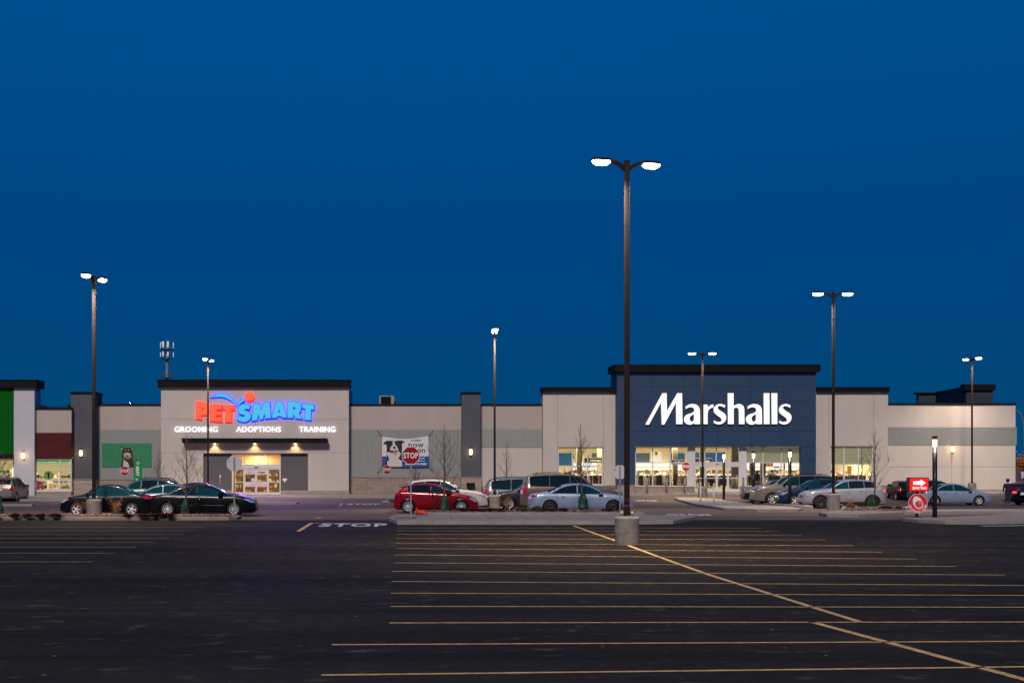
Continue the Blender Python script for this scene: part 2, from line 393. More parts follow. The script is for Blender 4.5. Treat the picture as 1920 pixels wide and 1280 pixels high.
stripe(b, g(559, 996), g(584, 980.5), .15); stripe(b, g(583, 980.3), g(726, 980.3), .2); stripe(b, g(593, 971.5), g(603, 969.5), .12)
stripe(b, g(637, 948), g(642, 943.5), .12); stripe(b, g(642, 943.2), g(718, 943.2), .2)
for xa, ya, xb, yb in [(20, 948, 130, 943), (270, 940, 300, 938), (900, 955, 930, 960), (1180, 938, 1235, 938), (1255, 960, 1345, 962), (93, 955, 125, 952)]:
    stripe(b, g(xa, ya), g(xb, yb), .12)
tag(b.build('parking_lines', M['yellow'], fixn=False), kind='structure')
b = MB()
def ground_text(b, s, px0, px1, y_near, y_far, bold=.03, h=.009):
    xa, ya = g(px0, y_near); xb, _ = g(px1, y_near); _, yb = g(px0, y_far)
    text(b, s, xa, xb, ya, yb, 0, bold=bold, fn=lambda u, v: (u, v, gz(u, v) + h))
ground_text(b, 'STOP', 596, 725, 987, 981.2); ground_text(b, 'STOP', 650, 712, 946, 943.9); ground_text(b, 'STOP', 1262, 1345, 966.5, 963.5)
ground_text(b, 'STOP', 1196, 1236, 939.5, 937.5)
stripe(b, g(503, 950.8), g(544, 950.2), .25); stripe(b, g(511, 946.5), g(549, 946.2), .25)
stripe(b, g(1840, 986), g(1960, 984.5), .35)
tag(b.build('road_lettering', M['white_paint'], fixn=False), kind='structure')

def island(name, pts, h, top, kerb=.16, joints=False, bed=None, inset=None, kind='structure'):
    P = [Vector(q) if len(q) == 2 else Vector(g(*q)) for q in pts]
    # split long edges
    Q = []
    for i, p in enumerate(P):
        q = P[(i + 1) % len(P)]; k = max(1, int((q - p).length / 2.0)); Q += [p + (q - p) * j / k for j in range(k)]
    out = [(p.x, p.y) for p in Q]; ins = grow(out, -kerb); b = MB(); n = len(out)
    rnd2 = grow(out, -.02)
    lev = [[(x, y, gz(x, y) - .05) for x, y in out], [(x, y, gz(x, y) + h - .02) for x, y in out],
           [(x, y, gz(x, y) + h) for x, y in rnd2], [(x, y, gz(x, y) + h) for x, y in ins]]
    vs = sum(lev, []); fs = []
    for l in range(3):
        for i in range(n): a, c = l * n + i, l * n + (i + 1) % n; fs.append((a, c, c + n, a + n))
    b.add(vs, fs, 0)
    v, f = fill2d([ins]); b.add([(x, y, gz(x, y) + h + (bed or 0)) for x, y in v], f, 1)
    o = b.build(name, [M['concrete'], top]); tag(o, kind=kind)
    return o, ins
# left planting island, running out of the frame
bed_left, bl = island('planting_island', [(-140, 975, 0), (428, 975, 0), (444, 974.2, 0), (453, 972.4, 0), (449, 965.8, .15), (434, 964.5, .15), (-140, 964.5, .15)], .15, M['mulch'], .2, bed=.02)
# middle island: concrete walk in front, raised mulch bed behind
walk, wk = island('sidewalk', [(730, 977, 0), (745, 983.2, 0), (1150, 983.4, 0), (1262, 982, 0), (1306, 974, 0), (1296, 966, .15), (1200, 964, .15), (800, 964, .15), (742, 964, .15), (731, 968, .15)], .15, M['concrete_walk'], .3)
b = MB()
for px in (845, 912, 980, 1048, 1116, 1184, 1240):
    a = Vector(g(px + (px - 752) * .04, 973.5, .15)); c = Vector(g(px - (px - 752) * .02, 964.6, .15)); stripe(b, a, c, .025, .154, 4)
for px in range(742, 780, 4):
    a = Vector(g(px - 2, 972.3, .15)); c = Vector(g(px + 2, 968.2, .15)); stripe(b, a, c, .05, .154, 2)
tag(b.build('sidewalk_joints', M['joint'], fixn=False), kind='structure')
def raised_bed(name, x0, x1, y0, y1, h0, h1):
    b = MB(); t = .18; nx = 24
    for (a0, a1, c0, c1) in ((x0, x1, y0, y0 + t), (x0, x1, y1 - t, y1), (x0, x0 + t, y0 + t, y1 - t), (x1 - t, x1, y0 + t, y1 - t)):
        b.bev(a0, a1, c0, c1, h0, h1, .02, 0)
    xs = [x0 + t + (x1 - x0 - 2 * t) * i / nx for i in range(nx + 1)]; ys = [y0 + t, (y0 + y1) / 2, y1 - t]; r = random.Random(3)
    vs = [(x, y, h1 - .03 + (.03 + r.uniform(-.02, .02) if 0 < i < nx and j == 1 else 0)) for j, y in enumerate(ys) for i, x in enumerate(xs)]
    b.add(vs, [(j * (nx + 1) + i, j * (nx + 1) + i + 1, (j + 1) * (nx + 1) + i + 1, (j + 1) * (nx + 1) + i) for j in range(2) for i in range(nx)], 1, True)
    return tag(b.build(name, [M['concrete'], M['mulch']]), kind='structure')
BX0, BX1, BY0, BY1 = X(779, 64.8), X(1207, 64.8), 64.7, 67.4
raised_bed('mulch_bed', BX0, BX1, BY0, BY1, -.02, .245)
# shop front walk along the whole strip
def strip(name, pts, h, top=M['concrete_walk']): return island(name, pts, h, top, .2)
island('shop_walk', [(-100, 939, 0), (199, 940, 0), (206, 938.5, 0), (300, 936, 0), (420, 934.2, 0), (600, 934.2, 0), (752, 934, 0), (900, 933.4, 0), (1020, 931.2, 0), (1180, 928.2, 0),
    (1300, 927.7, 0), (1500, 927.7, 0), (1700, 927, 0), (1950, 927, 0), (1950, 919, .15), (1150, 920.5, .15), (900, 925, .15), (-100, 927, .15)], .15, M['concrete_walk'], .2)
island('median', [(380, 945.5, 0), (556, 944.8, 0), (560, 943, 0), (540, 940.6, .12), (380, 940.6, .12)], .12, M['concrete'])
island('small_pad', [(716, 941.6, 0), (742, 941.6, 0), (744, 938.6, .12), (718, 938.2, .12)], .12, M['concrete'])
island('side_median', [(-60, 948.5, 0), (60, 948.5, 0), (66, 946.5, 0), (50, 944, .12), (-60, 944, .12)], .12, M['concrete'])
# right hand islands
island('lamp_walk', [(1264, 936, 0), (1282, 942, 0), (1318, 950.5, 0), (1358, 957, 0), (1420, 959.5, 0), (1497, 959, 0), (1512, 955, 0), (1500, 949.5, .15), (1455, 945, .15), (1410, 940.5, .15), (1352, 934.8, .15), (1300, 932, .15), (1272, 932, .15)], .15, M['concrete_walk'], .2)
island('lamp_bed', [(1358, 937, .15), (1415, 943, .15), (1460, 947.5, .15), (1502, 951.5, .15), (1525, 951.5, .15), (1500, 946, .15), (1440, 940, .15), (1385, 935, .15)], .24, M['mulch'], .18)
island('corner_walk', [(20.3, 68.8), (19.5, 67.2), (19.4, 65.6), (20.6, 64.8), (22.6, 67.0), (23.9, 68.2), (28.3, 69.3), (32, 69.3), (38, 69.5), (38, 72.8), (29.7, 72.8), (24.7, 71.2), (21.4, 70.4)], .15, M['concrete_walk'], .25)
island('shrub_bed', [(1576, 957, .15), (1700, 956.5, .15), (1706, 951, .15), (1580, 951, .15)], .22, M['mulch'], .18)
island('sign_walk', [(21.0, 60.3), (21.2, 59.0), (21.8, 57.7), (22.6, 57.2), (23.6, 57.5), (27.3, 59.0), (34, 61.6), (34, 68), (28.5, 66), (26, 63.9), (23.5, 61.9), (21.6, 61.1)], .15, M['concrete_walk'], .3)
# wood chips
b = MB(); r = random.Random(11)
def chip(x, y, z):
    a = r.uniform(0, 6.28); l, wd = r.uniform(.03, .09), r.uniform(.012, .03); d = Vector((math.cos(a), math.sin(a), r.uniform(-.5, .5))).normalized() * l; t = Vector((-math.sin(a), math.cos(a), r.uniform(-.4, .4))) * wd
    p = Vector((x, y, z + r.uniform(0, .035))); b.add([p - d - t, p + d - t, p + d + t, p - d + t, p + Vector((0, 0, .012))], [(0, 1, 4), (1, 2, 4), (2, 3, 4), (3, 0, 4), (3, 2, 1, 0)], r.randrange(2))
for _ in range(2600):
    y = r.uniform(BY0 + .2, BY1 - .2); chip(r.uniform(BX0 + .2, BX1 - .2), y, .212 + .03 * (1 - abs(y - (BY0 + BY1) / 2) / 1.3))
for _ in range(2600):
    chip(r.uniform(X(-30, 64), X(445, 64)), r.uniform(62.1, 64.0), .165)
for _ in range(500): 
    px, py = r.uniform(1583, 1698), r.uniform(952, 956); p = g(px, py, .22); chip(p[0], p[1], gz(*p) + .225)
tag(b.build('wood_chips', [M['chip'], M['chip_dark']]), kind='stuff')

# ------------------------------------------------------------------ shop buildings (one per shop)
YT, YW = 119.5, 120.7                         # tower fronts, recessed walls
def seams(b, Y, vs, hs, mi, wd=.035):          # fine joints, 3 mm proud
    for x, t, bt in vs: b.box(X(x, Y) - wd / 2, X(x, Y) + wd / 2, Y - .004, Y + .02, Z(bt, Y), Z(t, Y), mi)
    for y, l, r_ in hs: b.box(X(l, Y), X(r_, Y), Y - .007, Y + .02, Z(y, Y) - wd / 2, Z(y, Y) + wd / 2, mi)
def cap(root, a, b_, t, bt, Y, back, over=.32, drop_l=True):
    m = MB(); m.box(X(a, Y) , X(b_, Y), Y - over, Y + back, Z(bt, Y), Z(t, Y)); m.box(X(a, Y) - .03, X(b_, Y) + .03, Y - over - .03, Y + back + .03, Z(t, Y) - .09, Z(t, Y) + .02)
    return m.build('parapet_cap', M['cap'], root)
def corr_h(b, a, c, t, bt, Y, pitch=.2, mi=0):        # horizontal ribs as real profile
    z0, z1 = Z(bt, Y), Z(t, Y); n = max(2, int((z1 - z0) / pitch)); x0, x1 = X(a, Y), X(c, Y); vs = []; 
    for i in range(n * 4 + 1):
        z = z0 + (z1 - z0) * i / (n * 4); y = Y - .03 - (.006 if i % 4 in (1, 2) else 0); vs += [(x0, y, z), (x1, y, z)]
    b.add(vs, [(2 * i, 2 * i + 1, 2 * i + 3, 2 * i + 2) for i in range(n * 4)], mi)
    b.box(x0, x1, Y, Y + .2, z0, z1, mi)
def corr_v(b, a, c, t, bt, Y, pitch=.28, mi=0):
    z0, z1 = Z(bt, Y), Z(t, Y); x0, x1 = X(a, Y), X(c, Y); n = int((x1 - x0) / pitch); vs = []
    for i in range(n * 4 + 1):
        x = x0 + (x1 - x0) * i / (n * 4); y = Y - .03 - (.010 if i % 4 in (1, 2) else 0); vs += [(x, y, z0), (x, y, z1)]
    b.add(vs, [(2 * i, 2 * i + 1, 2 * i + 3, 2 * i + 2) for i in range(n * 4)], mi)
    b.box(x0, x1, Y, Y + .2, z0, z1, mi)
def masonry(root, a, c, t, bt, Y, mt=None, ledge=True, d=.3):
    m = MB(); m.box(X(a, Y), X(c, Y), Y - .12, Y + d, Z(bt, Y), Z(t, Y)); m.build('masonry_base', mt or M['cmu'], root)
    if ledge: m = MB(); m.box(X(a, Y) - .02, X(c, Y) + .02, Y - .17, Y + .02, Z(t, Y), Z(t, Y) + .07); m.build('ledge', M['concrete'], root)
def window(root, a, c, t, bt, Y, vx=(), hy=(), rec=.18, fw=.07, frame=None, glass=None, name='window', frosted=None):
    Yg = Y + rec; m = MB(); k = (Y + rec) / Y
    x0, x1, z0, z1 = X(a, Y), X(c, Y), Z(bt, Y), Z(t, Y)
    for q in ((x0, x0 + fw, z0, z1), (x1 - fw, x1, z0, z1), (x0 + fw, x1 - fw, z1 - fw, z1), (x0 + fw, x1 - fw, z0, z0 + fw * 1.4)): m.box(q[0], q[1], Yg - .06, Yg + .06, q[2], q[3])
    for v in vx: m.box(X(v, Y) - fw / 2, X(v, Y) + fw / 2, Yg - .055, Yg + .055, z0 + fw * 1.4, z1 - fw)
    cuts = [x0 + fw] + [X(v, Y) for v in vx] + [x1 - fw]
    for h in hy:
        for i in range(len(cuts) - 1):
            l = cuts[i] + (fw / 2 if i else 0); r_ = cuts[i + 1] - (fw / 2 if i + 1 < len(cuts) - 1 else 0)
            m.box(l, r_, Yg - .05, Yg + .05, Z(h, Y) - fw / 2, Z(h, Y) + fw / 2)
    o = m.build(name, frame or M['alu'], root)
    p = MB(); p.box(x0 + .01, x1 - .01, Yg - .005, Yg + .005, z0 + .01, z1 - .01)
    p.build('pane', glass or M['glass'], o, loc=root['o'])
    if frosted:
        p = MB(); p.box(x0 + fw, x1 - fw, Yg + .07, Yg + .09, Z(frosted, Y), z1 - .02); p.build('blind', M['frost'], o, loc=root['o'])
    return o
def ridge_roof(root, a, c, py, Y, depth=38, d0=.3, mt=None):
    m = MB(); m.box(X(a, Y), X(c, Y), Y + d0, Y + depth, Z(py, Y) - .6, Z(py, Y) - .45); return m.build('roof', M['cap'], root)

# --- variety shop at the left edge
base = (X(60, YW), YW, gz(X(60, YW), YW) + .15)
A = wthing('variety_shop', 'shop with green sign panel, pale pier and maroon board band at the left end', 'shop building', base)
YL = 118.4; YV = 118.85
m = MB(); m.px(26, 64.5, 727, 929, YL, .44); m.px(26, 64.5, 727, 768, YL + .44, 2.1); m.build('pier', M['stucco_white'], A)
m = MB(); m.px(-120, 26, 727, 851, YL + .05, 2.4); seams(m, YL + .05, [], [(791, -120, 26)], 1); m.build('sign_panel', [M['green'], M['seam_dark']], A)
m = MB(); m.px(-120, 22, 851, 860.5, YL - .5, .9); m.build('canopy', M['cap'], A)
cap(A, -120, 70, 712, 727, YL, 2.4)
window(A, -120, 26, 861, 922, YL + .3, (-60, -20), (880, ), .1)
m = MB(); m.px(64, 134, 767, 811, YV, .3); m.build('wall', M['stucco_mid'], A)
m = MB(); m.px(64, 134, 763, 767, YV, 8, off=.12); m.build('coping', M['cap'], A)
m = MB(); m.px(64, 134, 811, 859.5, YV, .3, off=.05); seams(m, YV - .05, [], [(y, 64, 134) for y in (817, 823, 829, 835, 841, 847, 853)], 1, .02); m.build('wood_band', [M['maroon'], M['seam_dark']], A)
window(A, 66, 134, 859.5, 921, YV, (112.5,), (880, 900), .1, .10)
masonry(A, 64, 134, 921, 932, YV, ledge=False)
m = MB(); m.px(133, 177.5, 738, 899, YT, 3); m.build('column', M['dark_gray'], A)
m = MB(); m.px(132.4, 178, 734, 738, YT, 3.2, off=.1); m.build('column_cap', M['cap'], A)
masonry(A, 132.5, 178.5, 899, 933, YT, M['cmu2'], d=1.6)
ridge_roof(A, -120, 134, 770, YV); m = MB(); m.px(-120, -116, 727, 935, YV + .5, 37); m.build('side_wall', M['stucco_mid'], A)
# shop inside
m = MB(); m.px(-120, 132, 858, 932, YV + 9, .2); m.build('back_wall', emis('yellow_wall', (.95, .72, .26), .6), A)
m = MB(); m.box(X(-120, YV), X(134, YV), YV + .35, YV + 9, Z(859, YV) , Z(859, YV) + .1); m.build('ceiling', mat('ceiling_white', (.7, .68, .6), .8), A)
m = MB(); m.box(X(-120, YV), X(134, YV), YV + .3, YV + 9, base[2] - .05, base[2]); m.build('shop_floor', mat('shop_floor', (.4, .36, .3), .4), A)
m = MB(); m.px(66, 132, 861.5, 864.5, YV + .5, .02, 0); m.px(66, 132, 864.6, 870, YV + .5, .03, 1)
for i in range(14):
    if 5 < i < 9: continue
    x = X(68 + i * 4.6, YV + .5); z = Z(869.8, YV + .5); m.add([(x, YV + .49, z), (x + .07, YV + .49, z), (x - .08, YV + .49, z + .22), (x - .15, YV + .49, z + .22)], [(0, 1, 2, 3)], 0)
text(m, 'more fun for', X(91, YV), X(106, YV), Z(869, YV), Z(866, YV), YV + .48, .008, 0, .02)
m.build('window_banner', [emis('banner_green', (.03, .30, .04), .5), emis('banner_lime', (.62, .85, .35), .8)], A)
m = MB(); Yd = YV + .06; m.lathe([(.001, 0), (.36, 0), (.36, .02), (.001, .02)], 28, 0, (X(91, Yd), Yd, Z(890.5, Yd)), 'y', False); 
m.lathe([(.001, 0), (.26, 0), (.26, .02), (.001, .02)], 28, 1, (X(91, Yd), Yd - .005, Z(890.5, Yd)), 'y', False)
text(m, '1', X(89.3, Yd), X(93, Yd), Z(895.5, Yd), Z(885.5, Yd), Yd - .02, .008, 2, .06); text(m, '$', X(87, Yd), X(88.8, Yd), Z(890, Yd), Z(886, Yd), Yd - .02, .008, 2, .03)
m.build('price_decal', [mat('decal_teal', (.03, .28, .16), .4), mat('decal_olive', (.30, .32, .05), .4), M['black']], A)
m = MB(); Yd = YL + .3; m.px(-14, 9, 882, 902, Yd + .2, .02, 0); m.lathe([(.001, 0), (.3, 0), (.3, .01), (.001, .01)], 24, 1, (X(1.5, Yd), Yd + .18, Z(894, Yd)), 'y', False)
text(m, '$1', X(-1, Yd), X(4, Yd), Z(897, Yd), Z(891, Yd), Yd + .165, .008, 2, .05); text(m, 'NEW', X(-6, Yd), X(6, Yd), Z(888, Yd), Z(884, Yd), Yd + .18, .008, 3, .04)
m.build('window_poster', [emis('poster_green', (.02, .28, .14), .6), M['sign_white'], M['black'], emis('poster_yellow', (.9, .7, .1), .6)], A)
GOODS = [(.75, .12, .05), (.8, .45, .05), (.1, .35, .1), (.7, .65, .5), (.12, .3, .45), (.5, .04, .08), (.85, .75, .2), (.35, .2, .12), (.05, .05, .06), (.6, .25, .35)]
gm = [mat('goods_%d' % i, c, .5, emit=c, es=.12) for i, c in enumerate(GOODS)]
def shelf(name, label, x0, x1, y, z0, hts, group, seed, dpt=.45, mats=None, fr=None):
    r = random.Random(seed); T = wthing(name, label, 'shelf', ((x0 + x1) / 2, y, z0), group); f = MB()
    for h in hts: f.box(x0, x1, y, y + dpt, z0 + h - .03, z0 + h)
    for x in (x0 - .04, x1): f.box(x, x + .04, y - .01, y + dpt + .01, z0, z0 + hts[-1] + .4)
    f.build('frame', fr or M['sign_white'], T); q = MB()
    for h in hts:
        x = x0 + .02
        while x < x1 - .1:
            wd = r.uniform(.08, .28); hh = r.uniform(.10, .33); k = r.randrange(10)
            if x + wd > x1 - .01: break
            q.box(x, x + wd - .015, y + .03 + r.uniform(0, .08), y + dpt - .05, z0 + h + .002, z0 + h + hh, k); x += wd
    q.build('goods', mats or gm, T); return T
zf = base[2]
for i, (a, c, dy) in enumerate([(68, 88, 2.2), (92, 110, 3.5), (112, 131, 2.4)]):
    shelf('goods_shelf', ['shelf of bright boxes behind the maroon-banded window, leftmost', 'shelf of bright boxes behind the green price circle', 'shelf of bright boxes behind the narrow pane beside the charcoal column'][i], X(a, YV + dy), X(c, YV + dy), YV + dy, zf, [.1, .55, 1.0, 1.45], 'shelves inside the variety shop', i)
shelf('goods_shelf', 'shelf of coloured goods behind the window under the black canopy', X(-60, YL + 3), X(22, YL + 3), YL + 3, zf, [.1, .55, 1.0, 1.45, 1.85], 'shelves inside the variety shop', 9)
m = MB(); m.bev(X(71, YV + .9), X(80, YV + .9), YV + .7, YV + 1.3, zf, Z(902, YV + .9), .03); m.px(73, 78, 908, 911, YV + .67, .02, 1); m.px(74, 77, 914, 916.5, YV + .67, .02, 1)
tag(m.build('vending_machine', [mat('machine_red', (.35, .01, .02), .35, emit=(.35, .01, .02), es=.15), M['sign_white']], loc=(X(75, YV), YV + 1, zf)), 'dark red upright dispenser machine behind the lower shop window pane', 'machine')
for xx in (95, 20, -40): lamp('ceiling_lamp', (X(xx, YV), YV + 3.5, Z(866, YV)), 'AREA', 240, (1, .86, .6), 2.5)

# --- pet shop
base = (X(478, YT), YT, gz(0, YT) + .15)
B = wthing('pet_shop', 'beige big-box shop front with glowing red and blue lettering over glass entrance doors', 'shop building', base)
m = MB()
for a, c, t, bt in [(302, 381, 726, 919), (381, 577.5, 726, 849.5), (577.5, 654, 726, 919)]: m.px(a, c, t, bt, YT, .4)
m.box(X(302, YT), X(302, YT) + .3, YT + .4, YT + 9, Z(920, YT), Z(726, YT)); m.box(X(654, YT) - .3, X(654, YT), YT + .4, YT + 9, Z(920, YT), Z(726, YT))
seams(m, YT, [(478.5, 726, 822), (356, 848.5, 919), ], [(786, 302, 654), (848.3, 302, 654)], 1)
m.build('front_wall', [M['stucco'], M['seam']], B)
cap(B, 296.5, 657.5, 712, 726, YT, 1.6, .35)
masonry(B, 301, 381, 919, 930, YT, M['cmu2'], ledge=False); masonry(B, 577.5, 655, 919, 930, YT, M['cmu2'], ledge=False)
for a, c in ((381, 434.5), (526.5, 577.5)): MB().px(a, c, 849.5, 919, YT + .35, .1).build('grey_panel', M['mid_gray'], B)
for a, c in ((381, 434.5), (526.5, 577.5)): masonry(B, a, c, 919, 930, YT + .35, M['cmu2'], ledge=False, d=.1)
window(B, 434.5, 526.5, 850, 872.5, YT + .3, (458.5, 502.5), (), .05, .07, name='transom')
MB().px(434.5, 526.5, 850, 873, YT + 2.6, .1).build('vestibule_wall', mat('vestibule_tan', (.62, .42, .20), .7, emit=(.8, .5, .2), es=.22), B)  # own glow added to the tan so the wall looks lit
m = MB(); text(m, '#120-3020', X(467, YT), X(493, YT), Z(857.5, YT), Z(854, YT), YT + .33, .01, 0, .01); m.build('door_number', M['sign_white'], B)
def door_leaf(root, a, c, t, bt, Y, rail=(903,), bottom=922.5, fr=.09, name='sliding_door'):
    x0, x1 = X(a, Y), X(c, Y); z0, z1 = Z(bt, Y), Z(t, Y); m = MB()
    m.box(x0, x0 + fr, Y, Y + .07, z0, z1); m.box(x1 - fr, x1, Y, Y + .07, z0, z1); m.box(x0 + fr, x1 - fr, Y + .002, Y + .068, z1 - fr * 1.2, z1)
    m.box(x0 + fr, x1 - fr, Y + .002, Y + .068, z0, Z(bottom, Y))
    for r_ in rail: m.box(x0 + fr, x1 - fr, Y + .002, Y + .068, Z(r_, Y) - .035, Z(r_, Y) + .035)
    o = m.build(name, M['alu'], root); p = MB(); p.box(x0 + fr, x1 - fr, Y + .03, Y + .036, z0 + .1, z1 - .05); p.build('pane', M['glass'], o, loc=root['o']); return o
for a, c in ((434.8, 458), (458, 480), (480, 502.3), (502.3, 526.2)): door_leaf(B, a, c, 877.5, 928.5, YT + .32, (903.5, 911) if a in (458, 480) else (903.5,))
m = MB(); m.px(434.5, 526.5, 872.5, 877.5, YT + .28, .15); m.px(477, 484, 875, 876.6, YT + .26, .02, 1); m.build('door_header', [M['alu'], M['black']], B)
m = MB(); Yp = YT + .30
for a, c, t, bt in ((460, 478.5, 880.5, 889), (482.5, 501, 880.5, 889), (460, 478.5, 904.3, 910.6), (482.5, 501, 904.3, 910.6), (471, 478, 896.5, 902)): m.px(a, c, t, bt, Yp, .012, 0)
text(m, 'treats', X(484.5, Yp), X(497, Yp), Z(887, Yp), Z(883, Yp), Yp - .006, .005, 1, .05)
text(m, 'welcome in', X(463, Yp), X(476, Yp), Z(887.2, Yp), Z(885.6, Yp), Yp - .006, .005, 1, .02); text(m, 'open daily', X(464, Yp), X(474, Yp), Z(884.4, Yp), Z(883, Yp), Yp - .006, .005, 1)
text(m, 'leash up', X(469, Yp), X(477, Yp), Z(908, Yp), Z(906.8, Yp), Yp - .006, .005, 1, .03); text(m, 'paws on leashes', X(485, Yp), X(499, Yp), Z(908, Yp), Z(906.8, Yp), Yp - .006, .005, 1, .03)
m.px(460, 478.5, 911.6, 913, Yp, .01, 2); m.px(482.5, 501, 911.6, 913, Yp, .01, 2)
m.build('door_notice', [mat('notice_pink', (.72, .62, .62), .5), M['black'], mat('notice_red', (.6, .1, .15), .5)], B)
# canopy with downlights
m = MB(); Yc = YT - .85; m.box(X(341, Yc), X(614, Yc), Yc, Yc + .12, Z(830, Yc), Z(822.2, Yc)); m.box(X(341, Yc) - .04, X(614, Yc) + .04, Yc - .04, Yc + .16, Z(822.2, Yc), Z(822.2, Yc) + .05)
m.box(X(341, Yc), X(341, Yc) + .1, Yc + .12, YT, Z(829.5, Yc), Z(823, Yc)); m.box(X(614, Yc) - .1, X(614, Yc), Yc + .12, YT, Z(829.5, Yc), Z(823, Yc))
for i in range(1, 7):
    x = X(341, Yc) + (X(614, Yc) - X(341, Yc)) * i / 7; m.box(x - .05, x + .05, Yc + .12, YT, Z(829.5, Yc) + .02, Z(823.5, Yc))
m.box(X(341, Yc) + .1, X(614, Yc) - .1, YT - .13, YT - .002, Z(829, Yc), Z(823.5, Yc))
for i in range(46):
    x = X(341, Yc) + .2 + i * (X(614, Yc) - X(341, Yc) - .4) / 45; 
m.box(X(341, Yc) + .1, X(614, Yc) - .1, Yc + .16, YT - .16, Z(824.0, Yc), Z(823.5, Yc))
m.build('entrance_canopy', M['cap'], B)
for px in (403, 478, 554):
    x = X(px, YT); m = MB(); m.lathe([(.10, 0), (.10, .22), (.08, .24)], 16, 0, (x, YT - .16, Z(831.5, YT))); o = m.build('downlight', M['black'], B)
    m = MB(); m.lathe([(.001, -.05), (.09, -.035), (.09, -.002)], 16, 0, (x, YT - .16, Z(831.5, YT))); m.build('lens', M['lamp_down'], o, loc=base)
    l = lamp('downlight_beam', (x, YT - .20, Z(831.5, YT) - .07), 'SPOT', 60, (1, .62, .24), .04, angle=R(125)); 
# lettering
def zpts(pts, ox, oy, sc, Y): return [(X(ox + x / sc, Y), Z(oy + y / sc, Y)) for x, y in pts]
def letter(root, mats, outlines, Y, holes=(), rim=.045, d=.16, smooth=0, name='sign_letter'):
    m = MB()
    o = chaikin(outlines, smooth) if smooth else outlines; hs = [chaikin(h, smooth) if smooth else h for h in holes]
    if len(mats) == 1:
        m.plate(o, Y - d, Y - .02, 0, hs)
    else:
        m.plate(grow(o, rim * .5), Y - d, Y - .03, 1, [grow(h, -rim * .35) for h in hs]); m.plate(grow(o, -rim * .5), Y - d - .012, Y - d + .001, 0, [grow(h, rim * .35) for h in hs])
    return m.build(name, mats, root)
RED = [emis('red_letter_face', (1, .125, .04), 1.05), emis('red_letter_edge', (1, .006, .02), 2.6)]
BLU = [emis('blue_letter_face', (.065, .50, .75), 1.0), emis('blue_letter_edge', (.0, .012, 1), 5)]
WHT = [emis('white_letter', (.93, .90, 1), 1.4)]
def zz(p): return zpts(p, 360, 730, 16, YT)
def z2(p): return zpts(p, 440, 730, 12, YT)
letter(B, RED, zz([(150, 358), (300, 385), (440, 415), (490, 450), (508, 520), (505, 680), (480, 745), (430, 768), (300, 768), (290, 908), (200, 895), (125, 875)]), YT, [zz([(310, 540), (350, 550), (375, 590), (350, 630), (310, 640)])])
letter(B, RED, zz([(565, 455), (905, 472), (900, 600), (745, 600), (745, 655), (895, 660), (890, 770), (738, 770), (738, 828), (905, 840), (895, 968), (550, 945)]), YT)
letter(B, RED, zz([(930, 480), (1300, 485), (1295, 620), (1205, 622), (1200, 978), (1010, 972), (1020, 610), (925, 600)]), YT)
letter(B, BLU, zz([(548, 245), (640, 190), (740, 150), (850, 130), (950, 135), (1050, 160), (1150, 220), (1230, 300), (1300, 390), (1345, 475), (1318, 480), (1250, 400), (1150, 320), (1050, 265), (950, 232), (850, 222), (750, 222), (640, 235)]), YT, rim=.035, name='sign_swoosh')
letter(B, BLU, zz([(1355, 530), (1370, 440), (1410, 360), (1480, 290), (1560, 240), (1600, 330), (1520, 375), (1440, 440), (1380, 530)]), YT, rim=.035, name='sign_swoosh')
letter(B, RED, zz([(1735 + 132 * math.cos(a * math.pi / 12), 230 - 132 * math.sin(a * math.pi / 12)) for a in range(24)]), YT, name='sign_ball')
letter(B, BLU, z2([(365, 360), (330, 452), (270, 440), (222, 448), (240, 468), (320, 500), (370, 560), (375, 620), (340, 680), (270, 725), (190, 732), (100, 708), (55, 680), (95, 582), (140, 600), (190, 612), (225, 600), (222, 578), (150, 560), (100, 530), (70, 470), (80, 400), (120, 350), (190, 328), (280, 330)]), YT, smooth=0)
letter(B, BLU, z2([(425, 325), (550, 305), (605, 460), (665, 290), (795, 280), (825, 645), (690, 655), (680, 545), (635, 672), (575, 675), (530, 560), (520, 690), (385, 705)]), YT)
letter(B, BLU, z2([(935, 270), (1075, 270), (1185, 635), (1065, 635), (1055, 603), (960, 603), (948, 645), (835, 640)]), YT, [z2([(1005, 440), (1030, 515), (985, 515)])])
letter(B, BLU, z2([(1200, 272), (1320, 268), (1420, 285), (1480, 330), (1505, 400), (1490, 480), (1450, 545), (1530, 665), (1375, 650), (1325, 560), (1320, 640), (1195, 640)]), YT, [z2([(1325, 390), (1360, 400), (1370, 425), (1355, 455), (1325, 460)])])
letter(B, BLU, z2([(1525, 305), (1800, 345), (1790, 465), (1725, 450), (1720, 695), (1580, 680), (1590, 435), (1520, 420)]), YT)
for s_, a, c in (('GROOMING', 327.5, 408.5), ('ADOPTIONS', 443, 527), ('TRAINING', 561, 629)):
    m = MB(); text(m, s_, X(a, YT), X(c, YT), Z(810, YT), Z(799.5, YT), YT - .12, .1, 0, .012); m.build('service_sign', WHT, B)
for px in (435, 500, 560): lamp('sign_glow', (X(px, YT), YT - .45, Z(770, YT)), 'SPOT', 1500, (.22, .11, 1) if px > 450 else (.8, .12, .35), .01, rot=(-R(62), 0, 0), angle=R(105))
# notices on the grey panel
m = MB(); m.px(530, 538, 896.5, 900.5, YT + .33, .02); m.px(532.5, 535, 900.5, 903.5, YT + .33, .02); m.build('door_plaque', M['sign_white'], B)
